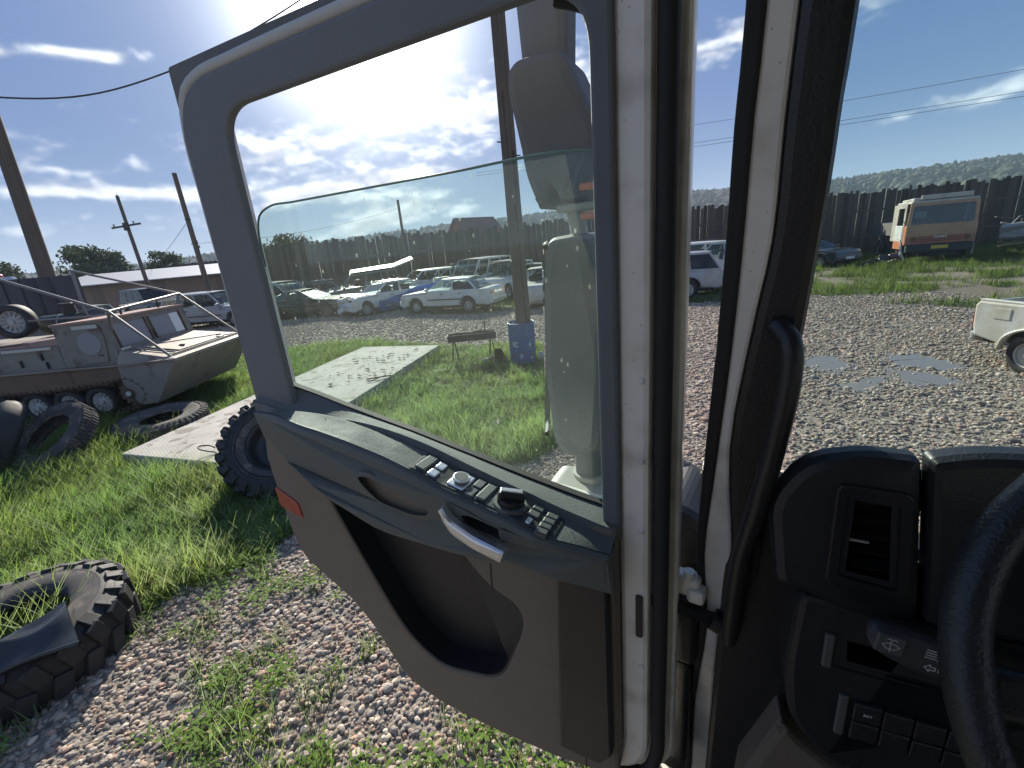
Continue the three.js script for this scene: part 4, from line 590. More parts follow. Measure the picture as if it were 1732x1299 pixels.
mesh('sidewall_dirt', [new THREE.LatheGeometry([[.335, .150], [.37, .175], [.41, .1835]].map(p => new THREE.Vector2(...p)), 56)], dustTyre, off); mesh('sidewall_rib', [new THREE.TorusGeometry(.435, .007, 6, 56).rotateX(Math.PI / 2).translate(0, .182, 0)], dustTyre, off);
mesh('rim', [new THREE.LatheGeometry([[.325, .11], [.338, .135], [.32, .145], [.29, .09], [.275, .02], [.23, -.02], [.16, -.03], [.15, .0], [.08, .0], [.075, -.05]].map(p => new THREE.Vector2(...p)), 40)], mat(.028, .028, .03, .4, { metalness: .3 }), off);
tyre('worn grey tyre lying flat in front of the crawler', [-5.72, .16, -6.86], [.02, 1, .05], .64, .29, .32, { lugs: 46, depth: .016, skew: .1, shoulder: true }, dustTyre);
tyre('ribbed dusty tyre leaning on another beside the crawler tracks', [-6.70, .36, -6.10], [-.16, .76, .62], .56, .32, .26, { lugs: 60, depth: .012, skew: 0 }, dustTyre);
tyre('smooth bald black tyre leaning at the left edge', [-7.35, .42, -6.05], [.60, -.44, -.60], .56, .30, .28, { lugs: 0 }, cleanTyre);
{ // the slack inner tube hanging out of the big tyre
  const g = thing('inner_tube', 'slack shiny black inner tube draped over the big tractor tyre', 'inner tube', -3.2, .38, -2.4), N = 40, K = 18;
  const far = curve([[-.48, .0, .42], [-.26, .03, .33], [-.05, .05, .19], [.04, .06, .08], [.09, .065, -.08]]), near = curve([[-.26, -.09, .60], [-.08, -.05, .50], [.10, -.01, .364], [.25, .01, .30], [.45, .02, .235]]);
  const sheet = (lo, nm) => { const P = [], I = []; for (let i = 0; i <= N; i++) { const t = i / N, a = far.getPoint(t), b = near.getPoint(t); for (let k = 0; k <= K; k++) { const q = k / K, p = a.clone().lerp(b, q), bl = Math.sin(q * Math.PI); const rip = .022 * Math.sin(q * 8 + t * 6 + 1.5 * Math.sin(t * 5)) * bl + .016 * Math.sin(t * 13 + q * 4) * bl; P.push(p.x + .006 * Math.sin(t * 16), p.y + (lo ? -.030 * bl * (1.2 - t) - .008 : .048 * bl * (1.25 - t * .9)) + rip * (lo ? .5 : 1), p.z); } } for (let i = 0; i < N; i++) for (let k = 0; k < K; k++) { const a = i * (K + 1) + k; I.push(a, a + 1, a + K + 2, a, a + K + 2, a + K + 1); } const bg = new THREE.BufferGeometry(); bg.setAttribute('position', new THREE.Float32BufferAttribute(P, 3)); bg.setIndex(I); bg.computeVertexNormals(); return mesh(nm, [bg], phys(.022, .024, .026, .20, {}), g); };
  sheet(false, 'tube_top'); sheet(true, 'tube_underside');
  const fl = []; for (let i = 0; i <= 24; i++) { const t = i / 24, b = near.getPoint(t); fl.push([b.x + .01, b.y - .01, b.z + .004]); } mesh('tube_fold', [tube(fl, .014, 40, 8)], phys(.024, .026, .028, .34, {}), g);
}
// ---------------------------------------------------------------- parked and wrecked vehicles
const glassClear = phys(.62, .70, .70, .02, { transmission: 1, thickness: 0, ior: 1.5 }), glassDark = phys(.10, .12, .13, .03, { transmission: 1, thickness: 0, ior: 1.5 });
const lampClear = phys(.55, .57, .58, .12, { clearcoat: 1 }), lampRed = phys(.32, .03, .025, .2, { clearcoat: 1 }), lampAmber = phys(.55, .2, .03, .2), trimBlack = mat(.022, .022, .024, .6), inside = mat(.035, .034, .036, .85), rimMat = mat(.46, .47, .48, .38, { metalness: .7 }), chrome = mat(.7, .7, .7, .15, { metalness: 1 });
const dirtMap = rgbTex(512, 512, (i, j) => { const d = sstep(.42, .78, wrapN(i, j, 512, 6, 7.7, 6)) * .55; return [lerp(1, .55, d), lerp(1, .50, d), lerp(1, .42, d)]; }); dirtMap.repeat.set(.55, .55);
const paint = (r, g, b, ro = .3) => phys(r, g, b, ro, { map: dirtMap, clearcoat: .6, clearcoatRoughness: .12 });
const mudMap = rgbTex(512, 512, (i, j) => { const d = sstep(.36, .66, wrapN(i, j, 512, 5, 21.7, 6)) * .8, ru = sstep(.62, .70, wrapN(i, j, 512, 8, 27.1, 6)); return [lerp(lerp(1, .62, d), .42, ru * .6), lerp(lerp(1, .52, d), .26, ru * .6), lerp(lerp(1, .36, d), .15, ru * .6)]; }); mudMap.repeat.set(.8, .8);
const wheelCache = {};
function wheelGeo(R, w, style) { const k = R + '_' + w + style; if (wheelCache[k]) return wheelCache[k];
  const P = [[R * .62, -w * .42], [R * .7, -w * .5], [R * .88, -w * .5], [R * .98, -w * .36], [R, 0], [R * .98, w * .36], [R * .88, w * .5], [R * .7, w * .5], [R * .62, w * .42]].map(p => new THREE.Vector2(...p));
  const ty = merge([new THREE.LatheGeometry(P, 32).rotateX(Math.PI / 2)]); const rim = [new THREE.LatheGeometry([[R * .64, w * .40], [R * .60, w * .44], [R * .56, w * .30], [R * .55, -w * .3]].map(p => new THREE.Vector2(...p)), 28).rotateX(Math.PI / 2), cyl(R * .17, R * .2, .04, 12, 0, 0, w * .34, Math.PI / 2), cyl(R * .55, R * .55, .01, 20, 0, 0, -w * .1, Math.PI / 2)];
  const n = style === 'steel' ? 0 : 6; for (let i = 0; i < n; i++) { const g = rbox(R * .46, R * .15, .03, .008, R * .34, 0, w * .30); g.rotateZ(i / n * 6.2832); rim.push(g); } if (!n) rim.push(new THREE.LatheGeometry([[R * .56, w * .25], [R * .45, w * .34], [R * .3, w * .22], [.01, w * .26]].map(p => new THREE.Vector2(...p)), 28).rotateX(Math.PI / 2));
  return wheelCache[k] = [ty, merge(rim)]; }
function addWheel(p, x, y, z, R, w, style, side, rm = rimMat) { const [a, b] = wheelGeo(R, w, style), o = new THREE.Mesh(a, M.rubber); o.name = 'wheel'; o.castShadow = o.receiveShadow = true; o.position.set(x, y, z); if (side < 0) o.rotation.y = Math.PI; const q = new THREE.Mesh(b, rm); q.name = 'rim'; o.add(q); p.add(o); return o; }
function car(name, label, category, x, z, deg, o) {
  o = { L: 4.3, W: 1.68, H: 1.38, wb: 2.45, fo: .82, R: .30, clr: .19, belt: .90, hood: .80, trunk: .90, cowl: 1.30, wtop: 2.05, rtop: 3.25, rbase: 3.80, bp: [.50], roofIn: .74, paint: paint(.62, .62, .60), glass: glassClear, style: 'alloy', wheels: [1, 1, 1, 1], y: 0, roll: 0, group: 'parked and wrecked cars', ...o };
  const g = thing(name, label, category, x, o.y, z, deg * rad, o.group); g.rotation.order = 'YXZ'; g.rotation.x = o.roll; g.rotation.z = o.pitch || 0;
  const { L, W, H, belt } = o, F = L / 2, X = d => F - d, fw = X(o.fo), rw = fw - o.wb, ar = o.R + .055, rs = rng((x * 100 | 0) + 7);
  const dent = o.dent || 0;
  const def = (px, py, pz) => { const e = Math.max(0, Math.abs(px) - (F - .75)) / .75; let k = 1 - .13 * e * e; k *= 1 - .05 * sstep(.62, belt + .05, py) - .035 * sstep(.42, .18, py); if (dent && px > F - 1.1) { const s = fbm(px * 4 + 3, py * 4 + pz * 3, 0, 2) - .5; return [px - dent * Math.max(0, (px - (F - 1.1))) * (.3 + s), py + s * dent * .28, pz * k * (1 + s * dent * .2)]; } return [px, py, pz * k]; };
  const bend = gm => { const p = gm.attributes.position; for (let i = 0; i < p.count; i++) p.setXYZ(i, ...def(p.getX(i), p.getY(i), p.getZ(i))); gm.computeVertexNormals(); return gm; };
  const arch = (c, s) => { const out = []; for (let i = 0; i <= 12; i++) { const a = i / 12 * Math.PI; out.push([c + Math.cos(a) * ar, o.R + .01 + Math.sin(a) * ar]); } return out; };
  const prof = [[-F + .10, o.clr + .08], [-F + .01, .40], [-F, .52], [-F + .03, o.trunk - .07], [-F + .10, o.trunk], [X(o.rbase), belt + .015], [X(o.rbase - .3), belt], [X(o.cowl + .2), belt], [X(o.cowl), belt - .005], [X(.55), lerp(o.hood, belt, .45)], [X(.16), o.hood], [X(.04), o.hood - .10], [F, .50], [F - .02, .34], [F - .12, o.clr + .03], ...arch(fw), ...arch(rw)];
  { const out = [F - .12, o.clr + .03]; }
  const sh = new THREE.Shape(); prof.forEach((p, i) => i ? sh.lineTo(...p) : sh.moveTo(...p)); sh.closePath();
  mesh('body', [bend(extr(sh, W, .045, -W / 2, 4))], o.paint, g);
  mesh('underbody', [box(L - .5, belt - .32, W - .46, 0, (belt - .1) / 2 + .08, 0)], trimBlack, g);
  // roof and window frames
  const xa = X(o.cowl + .02), xb = X(o.wtop), xc = X(o.rtop), xd = X(o.rbase), hb = W / 2 * .93, hr = W / 2 * o.roofIn, top = H - .035;
  const zat = y => lerp(hb, hr, clamp((y - belt) / (top - belt)));
  const fr = new THREE.Shape(); [[xa, belt - .03], [xb, top], [xc, top], [xd, belt - .03]].forEach((p, i) => i ? fr.lineTo(...p) : fr.moveTo(...p)); fr.closePath();
  const lx = y => lerp(xa, xb, (y - belt) / (top - belt)) - .09, rx = y => lerp(xd, xc, (y - belt) / (top - belt)) + (o.cpil || .10), y0 = belt + .02, y1 = top - .07, cuts = [0, ...o.bp, 1];
  const wins = []; for (let i = 0; i + 1 < cuts.length; i++) { const q = (t, y, s) => [lerp(lx(y), rx(y), t) + s * .028, y]; wins.push([q(cuts[i], y0, i ? -1 : 0), q(cuts[i], y1, i ? -1 : 0), q(cuts[i + 1], y1, i + 2 < cuts.length ? 1 : 0), q(cuts[i + 1], y0, i + 2 < cuts.length ? 1 : 0)]); }
  if (!o.noTop) {
    wins.forEach(w => fr.holes.push(rpoly(w, .03, THREE.Path)));
    for (const s of [1, -1]) { const fg = extr(fr, .035, 0, -.035), p = fg.attributes.position; for (let i = 0; i < p.count; i++) p.setZ(i, s * (zat(p.getY(i)) + p.getZ(i))); fg.computeVertexNormals(); mesh('side_frame', [fg], o.paint, g);
      if (!o.noGlass) wins.forEach(w => { const wg = new THREE.ShapeGeometry(rpoly(w, .03), 4), q = wg.attributes.position; for (let i = 0; i < q.count; i++) q.setZ(i, s * (zat(q.getY(i)) - .015)); wg.computeVertexNormals(); mesh('side_window', [wg], o.glass, g); }); }
    const rg = quad([xb + .03, top, hr], [xc - .03, top, hr], [xc - .03, top, -hr], [xb + .03, top, -hr], 8, 8), p = rg.attributes.position; for (let i = 0; i < p.count; i++) { const zz = p.getZ(i) / hr, xx = (p.getX(i) - (xb + xc) / 2) / ((xb - xc) / 2 + .03); p.setY(i, top + .045 * (1 - zz * zz) * (1 - .5 * xx * xx) - .012 * xx * xx); } rg.computeVertexNormals();
    mesh('roof', [rg, quad([xb, top - .03, hr], [xc, top - .03, hr], [xc, top - .03, -hr], [xb, top - .03, -hr])], o.paint, g);
    if (!o.noGlass && !o.noScreen) mesh('windshield', [quad([xa - .03, belt + .01, hb - .04], [xa - .03, belt + .01, -hb + .04], [xb - .02, top - .03, -hr + .03], [xb - .02, top - .03, hr - .03])], o.glass, g);
    if (!o.noGlass && !o.hatchUp) mesh('rear_window', [quad([xd + .03, belt + .02, hb - .08], [xd + .03, belt + .02, -hb + .08], [xc + .02, top - .05, -hr + .06], [xc + .02, top - .05, hr - .06])], o.glass, g);
    mesh('seat', [rbox(.5, .5, W * .33, .08, X(o.wtop + .35), belt - .02, W * .22, 0, 0, .15), rbox(.5, .5, W * .33, .08, X(o.wtop + .35), belt - .02, -W * .22, 0, 0, .15), rbox(.35, .45, W * .75, .08, X(o.rtop - .25), belt - .03, 0, 0, 0, .15)].slice(0, 1), inside, g);
    mesh('seat', [rbox(.12, .55, W * .33, .05, X(o.wtop + .55), belt + .05, -W * .22, 0, 0, .2)], inside, g); mesh('seat', [rbox(.14, .5, W * .75, .05, X(o.rtop - .15), belt, 0, 0, 0, .2)], inside, g);
  }
  // doors, handles, trim
  const d0 = X(o.cowl + .12), d1 = rw + (o.doors === 2 ? .45 : .28), nD = o.doors || 4, splits = nD === 4 ? [d0, lerp(d0, d1, .54), d1 - .1] : [d0, lerp(d0, d1, .85)];
  if (!o.noDoors) for (const s of [1, -1]) for (let i = 0; i + 1 < splits.length; i++) {
    const a = splits[i] - .008, b = splits[i + 1] + .008, cut = i + 2 === splits.length && nD === 4; const poly = cut ? [[a, .31], [a, belt - .035], [b, belt - .035], [b, .70], [b + .22, .40], [b + .25, .31]] : [[a, .31], [a, belt - .035], [b, belt - .035], [b, .31]];
    const dg = bend(extr(rpoly(poly, .03), .012, .003, 0)); const p = dg.attributes.position; for (let i2 = 0; i2 < p.count; i2++) { const yy = p.getY(i2), k = 1 - .05 * sstep(.62, belt + .05, yy) - .035 * sstep(.42, .18, yy); p.setZ(i2, s * (W / 2 * k - .006 + p.getZ(i2))); } dg.computeVertexNormals();
    const dm = mesh('door', [dg], o.doorPaint && s === o.doorSide ? o.doorPaint : o.paint, g); mesh('handle', [rbox(.15, .03, .03, .008, b + .14, belt - .13, s * (W / 2 * .965))], trimBlack, dm);
    mesh('side_moulding', [box(a - b - .01, .045, .014, (a + b) / 2 + (cut ? .06 : 0), .56, s * (W / 2 + .007))], trimBlack, dm);
  }
  if (!o.noNose) { for (const s of [1, -1]) mesh('headlight', [rbox(.06, .13, .30, .02, F - .075, o.hood - .16, s * W * .33)], lampClear, g);
    mesh('grille', [rbox(.04, .10, W * .34, .015, F - .052, o.hood - .16, 0)], trimBlack, g); mesh('front_bumper', [rbox(.16, .20, W * .90, .05, F - .035, .42, 0)], o.bump || o.paint, g); mesh('number_plate', [box(.012, .11, .5, F + .05, .44, 0)], mat(.7, .7, .68, .5), g); }
  for (const s of [1, -1]) mesh('taillight', [rbox(.08, .17, .34, .02, -F + .055, o.trunk - .16, s * W * .32)], lampRed, g);
  mesh('rear_bumper', [rbox(.16, .20, W * .90, .05, -F + .035, .42, 0)], o.bump || o.paint, g);
  if (!o.noMirrors) for (const s of [1, -1]) mesh('side_mirror', [rbox(.11, .12, .17, .03, xa - .16, belt + .07, s * (W / 2 + .07))], o.paint, g);
  o.wheels.forEach((v, i) => { if (v) { const s = i % 2 ? -1 : 1; addWheel(g, i < 2 ? fw : rw, o.R, s * (W / 2 - .115), o.R, .19, o.style, s, o.rim); } });
  if (o.hatchUp) mesh('tailgate', [slab([xc + .1, top + .02, hr], [xc - 1.05, top + o.hatchUp, hr * .95], [xc - 1.05, top + o.hatchUp, -hr * .95], [xc + .1, top + .02, -hr], .06)], o.hatchPaint || o.paint, g);
  if (o.hoodUp) mesh('hood', [slab([xa + .05, belt + .02, hb], [xa + .55, belt + .85, hb * .95], [xa + .55, belt + .85, -hb * .95], [xa + .05, belt + .02, -hb], .04)], o.paint, g);
  if (o.bars) for (const s of [1, -1]) mesh('roof_rail', [bar([xb - .1, H + .05, s * hr * .9], [xc + .2, H + .05, s * hr * .9], .018)], trimBlack, g);
  if (o.extra) o.extra(g, { X, F, hb, hr, top, xa, xb, xc, xd, fw, rw });
  return g;
}
const whiteP = paint(.60, .61, .59), silverP = paint(.30, .315, .335, .32), blackP = phys(.020, .022, .026, .22, { clearcoat: .7 }), dirtyW = paint(.50, .49, .45, .5);
const suv = { L: 4.5, W: 1.74, H: 1.75, wb: 2.6, R: .35, belt: 1.08, hood: 1.0, trunk: 1.08, cowl: 1.25, wtop: 1.85, rtop: 4.2, rbase: 4.42, bp: [.36, .68], roofIn: .82, cpil: .06 };
const van = { L: 4.4, W: 1.7, H: 1.85, wb: 2.5, R: .31, belt: 1.05, hood: .95, trunk: 1.05, cowl: .85, wtop: 1.55, rtop: 4.2, rbase: 4.36, bp: [.3, .65], roofIn: .84, cpil: .05 };
const lada = { L: 4.1, W: 1.62, H: 1.44, wb: 2.42, R: .29, belt: .92, hood: .90, trunk: .92, cowl: 1.32, wtop: 1.8, rtop: 3.1, rbase: 3.5, bp: [.5], roofIn: .80, style: 'steel' };
// the two facing rows beyond the road
car('white_sedan', 'white four door sedan parked broadside at the road edge', 'car', -2.18, -19.1, 157, { paint: whiteP, trunk: .93, rbase: 3.75, doorPaint: whiteP, extra: (g, q) => { mesh('quarter_window', [quad([q.xd + .06, .94, .75], [q.xd + .02, .94, -.75], [q.xd + .1, .96, -.75], [q.xd + .1, .96, .75])], trimBlack, g); } });
car('black_sedan', 'low black coupe parked beside the crashed white sedan', 'car', -9.35, -21.6, -11, { L: 4.5, H: 1.31, W: 1.72, wb: 2.6, belt: .86, hood: .78, trunk: .88, wtop: 2.15, rtop: 3.0, rbase: 3.9, bp: [.62], doors: 2, paint: blackP, rim: mat(.12, .12, .12, .5) });
const wreck = car('wrecked_sedan', 'crashed white sedan with crumpled nose and blue tarp', 'car', -5.55, -21.1, 222, { paint: whiteP, dent: .42, H: 1.40, noNose: true, wheels: [1, 1, 1, 1], extra: (g, q) => {
  const r = rng(3); mesh('crushed_bumper', [rbox(.22, .26, .7, .05, q.F - .25, .34, .35, .5, .3, .2)], whiteP, g); mesh('crushed_fender', [rbox(.5, .3, .06, .02, q.F - .45, .62, .78, .3, .3, .3)], silverP, g); mesh('loose_headlight', [rbox(.1, .13, .3, .03, q.F - .3, .62, .4, .2, .3, .3)], lampClear, g); mesh('radiator', [box(.08, .36, 1.1, q.F - .42, .55, 0)], trimBlack, g); mesh('torn_wing', [rbox(.55, .34, .05, .02, q.F - .62, .66, .80, .2, -.25, .25)], trimBlack, g); mesh('bent_hood', [slab([q.F - 1.15, .93, .70], [q.F - .35, .98, .62], [q.F - .42, .86, -.60], [q.F - 1.15, .93, -.70], .03)], whiteP, g); mesh('engine_bay', [box(.5, .3, 1.2, q.F - .5, .62, 0)], trimBlack, g);
} });
{ // blue tarpaulin hanging on the wreck
  const g = thing('blue_tarp', 'crumpled blue tarpaulin hanging over the side of the crashed sedan', 'tarpaulin', -4.55, 0, -20.6, 222 * rad), N = 34, K = 14, P = [], I = [];
  for (let i = 0; i <= N; i++) for (let k = 0; k <= K; k++) { const a = i / N, b = k / K, xx = lerp(-1.9, 1.15, a), topY = lerp(1.02, .62, sstep(.2, .95, a)), fold = .10 * Math.sin(a * 26 + b * 5 + 2 * fbm(a * 5, b * 3, 0, 3)) * (.25 + b), yy = lerp(topY, .05 + .10 * fbm(a * 6, 2, 0, 3), b); P.push(xx + .22 * b * Math.sin(a * 7), yy + .03 * Math.sin(a * 19 + b * 9), .06 + .32 * b * b + fold * .8); }
  for (let i = 0; i < N; i++) for (let k = 0; k < K; k++) { const a = i * (K + 1) + k; I.push(a, a + 1, a + K + 2, a, a + K + 2, a + K + 1); }
  const bg = new THREE.BufferGeometry(); bg.setAttribute('position', new THREE.Float32BufferAttribute(P, 3)); bg.setIndex(I); bg.computeVertexNormals(); mesh('sheet', [bg], phys(.03, .15, .50, .5, { transmission: .25, thickness: 0 }), g);
}
car('suv_open_tailgate', 'dark off-roader with pale roof and raised tailgate by the fence', 'car', -7.75, -25.2, 196, { ...suv, H: 1.8, paint: paint(.16, .17, .17, .45), hatchUp: .30, hatchPaint: whiteP, noGlass: true, style: 'steel', pitch: -.05, roll: -.10, extra: (g, q) => { mesh('pale_roof_skin', [slab([q.xb, q.top + .06, .66], [q.xc + .05, q.top + .075, .66], [q.xc + .05, q.top + .075, -.66], [q.xb, q.top + .06, -.66], .02)], whiteP, g); } });
car('white_estate', 'white estate car half hidden behind the black coupe', 'car', -13.0, -25.4, 172, { ...suv, L: 4.4, H: 1.5, belt: .92, hood: .85, trunk: .92, R: .3, paint: whiteP });
car('grey_saloon', 'dark grey saloon with pale roof behind the black coupe', 'car', -10.8, -26.2, 190, { H: 1.42, paint: paint(.10, .11, .11, .4), noGlass: true, extra: (g, q) => mesh('pale_roof_skin', [slab([q.xb, q.top + .06, .6], [q.xc + .05, q.top + .06, .6], [q.xc + .05, q.top + .06, -.6], [q.xb, q.top + .06, -.6], .02)], whiteP, g) });
car('white_offroader', 'white off-roader with missing door behind the blue tarp', 'car', -4.1, -24.3, 212, { ...suv, H: 1.62, paint: whiteP, noGlass: true, noDoors: true, style: 'steel' });
car('white_hatchback', 'white hatchback roof peeking behind the missing door off-roader', 'car', -2.7, -27.6, 200, { ...van, H: 1.55, paint: whiteP, glass: glassDark });
car('white_minivan', 'white minivan with dark side door behind the broadside sedan', 'car', -1.25, -24.4, 232, { ...van, H: 1.95, paint: whiteP, extra: (g, q) => { mesh('open_door', [slab([.9, .35, .86], [.5, .35, 1.7], [.4, 1.75, 1.55], [.9, 1.75, .78], .05)], paint(.12, .15, .15, .4), g); } });
car('white_jeep', 'boxy white jeep facing forward left of the wooden pole', 'car', .15, -22.6, 238, { L: 3.7, W: 1.68, H: 1.68, wb: 2.2, fo: .7, R: .34, belt: 1.05, hood: 1.0, trunk: 1.05, cowl: 1.2, wtop: 1.55, rtop: 3.45, rbase: 3.65, bp: [.45], roofIn: .84, doors: 2, paint: whiteP, bump: trimBlack, style: 'steel', extra: (g, q) => { mesh('roof_rack', [box(1.5, .04, 1.1, -.4, 1.72, 0)], whiteP, g); } });
car('white_saloon', 'white saloon behind the stripped car right of the pole', 'car', 1.5, -23.6, 255, { ...lada, paint: whiteP });
car('stripped_car', 'stripped rusty white car without windows right of the pole', 'car', 1.72, -18.9, 257, { ...lada, H: 1.46, paint: dirtyW, noGlass: true, noMirrors: true, noNose: true, wheels: [0, 1, 1, 1], extra: (g, q) => {
  mesh('headlight', [cyl(.085, .085, .06, 16, q.F - .07, .70, .5, 0, 0, Math.PI / 2)], lampClear, g); mesh('headlight', [cyl(.085, .085, .06, 16, q.F - .07, .70, .32, 0, 0, Math.PI / 2)], lampClear, g); mesh('lamp_hole', [rbox(.04, .2, .48, .02, q.F - .035, .70, -.45)], trimBlack, g); mesh('rusty_fender', [rbox(.9, .3, .03, .01, q.F - .55, .70, .80)], mat(.16, .11, .08, .85), g); mesh('bumper_bar', [rbox(.1, .16, .7, .02, q.F + .0, .45, -.4, 0, .1, .06)], mat(.42, .40, .36, .6), g);
} });
// seen between the door and the pillar
car('silver_estate', 'silver estate car with dark side windows left of the pillar', 'car', 6.05, -17.75, 163, { ...suv, L: 4.55, H: 1.62, belt: .98, hood: .92, trunk: .98, R: .32, paint: silverP, glass: glassDark, bars: true, rtop: 4.1, rbase: 4.5, cpil: .09 });
car('white_suv', 'white off-road wagon behind the silver estate', 'car', 7.9, -20.6, 158, { ...suv, H: 1.86, paint: whiteP, bars: true });
car('white_pickup', 'white car at the fence, rightmost behind the silver estate', 'car', 10.9, -23.0, 165, { ...suv, H: 1.7, paint: whiteP, rtop: 3.2, rbase: 3.4, bp: [.55] });
car('dark_sedan', 'dark sedan facing forward by the fence right of pillar', 'car', 16.35, -24.1, 283, { L: 4.5, W: 1.74, H: 1.40, paint: phys(.024, .028, .034, .25, { clearcoat: .8 }), glass: glassDark });
// left, beyond the crawler
car('blue_suv', 'dark blue off-roader parked before the brown shed', 'car', -22.3, -29.0, -28, { ...suv, H: 1.85, paint: phys(.025, .036, .065, .35, { clearcoat: .3 }), glass: glassDark, bars: true, extra: (g, q) => { for (let i = 0; i < 6; i++) mesh('grille_bar', [box(.03, .22, .05, q.F - .01, .86, -.4 + i * .16)], chrome, g); } });
car('silver_sedan', 'silver sedan glinting in sun behind the crawler bow', 'car', -13.6, -21.4, -8, { ...suv, H: 1.6, L: 4.6, belt: .95, hood: .9, trunk: .95, R: .31, paint: silverP });
car('silver_van', 'pale people carrier behind the crawler, right of the silver sedan', 'car', -11.6, -23.6, -20, { ...van, H: 1.7, paint: paint(.46, .48, .5, .25) });
car('small_white_car', 'white car roof showing behind the crawler cabin', 'car', -19.4, -21.5, -20, { ...lada, paint: whiteP });
// white pickup cut by the right edge
{
  const g = thing('pickup_truck', 'muddy white pickup tail at the right edge beyond the windshield', 'pickup', 8.16, 0, -6.02, -88 * rad), p = phys(.60, .59, .55, .5, { map: mudMap, clearcoat: .3 }), W = 1.6;
  const prof = []; const ar = .36; prof.push([-.74, .46], [-.78, .62], [-.80, .93], [-.75, 1.0], [.9, 1.0], [3.0, .98], [3.0, .34], [.42, .34]); for (let i = 0; i <= 12; i++) { const a = i / 12 * Math.PI; prof.push([Math.cos(a) * ar, .30 + Math.sin(a) * ar]); } prof.push([-.42, .40]);
  const sh = new THREE.Shape(); prof.forEach((q, i) => i ? sh.lineTo(...q) : sh.moveTo(...q)); sh.closePath();
  mesh('bed_side', [extr(sh, .10, .03, W / 2 - .10)], p, g); mesh('bed_side', [extr(sh, .10, .03, -W / 2)], p, g);
  mesh('bed_floor', [box(1.6, .05, W - .2, .06, .58, 0), box(2.0, .05, W - .2, 1.9, .6, 0)].slice(0, 1), trimBlack, g); mesh('tailgate', [rbox(.05, .46, W - .2, .02, -.74, .76, 0)], p, g); mesh('rear_bumper', [rbox(.08, .14, W - .1, .03, -.80, .44, 0)], mat(.35, .35, .34, .5), g); mesh('bed_rail', [rbox(1.7, .04, .09, .015, .10, 1.01, W / 2 - .06), rbox(1.95, .04, .09, .015, -.04, 1.01, -W / 2 + .06)].slice(0, 1), p, g); mesh('fuel_flap', [rbox(.22, .16, .012, .004, -.40, .84, W / 2 + .002)], p, g); mesh('taillight', [rbox(.04, .28, .10, .015, -.785, .74, W / 2 - .06)], lampRed, g);
  mesh('cab', [rbox(1.5, .95, W - .1, .12, 1.75, 1.1, 0)], p, g); mesh('cab_window', [rbox(.03, .38, W - .5, .01, .985, 1.32, 0)], glassDark, g); mesh('underbody', [box(3.6, .25, W - .5, .9, .45, 0)], trimBlack, g); mesh('arch_trim', [tube([[-.37, .32, W / 2], [-.30, .52, W / 2 + .004], [-.0, .67, W / 2 + .006], [.30, .52, W / 2 + .004], [.37, .32, W / 2]], .022, 24, 6)], p, g);
  addWheel(g, 0, .29, W / 2 - .12, .29, .18, 'steel', 1, mat(.40, .39, .36, .5, { metalness: .4 })); addWheel(g, 0, .29, -W / 2 + .12, .29, .18, 'steel', -1); addWheel(g, 2.4, .29, W / 2 - .12, .29, .18, 'steel', 1);
}
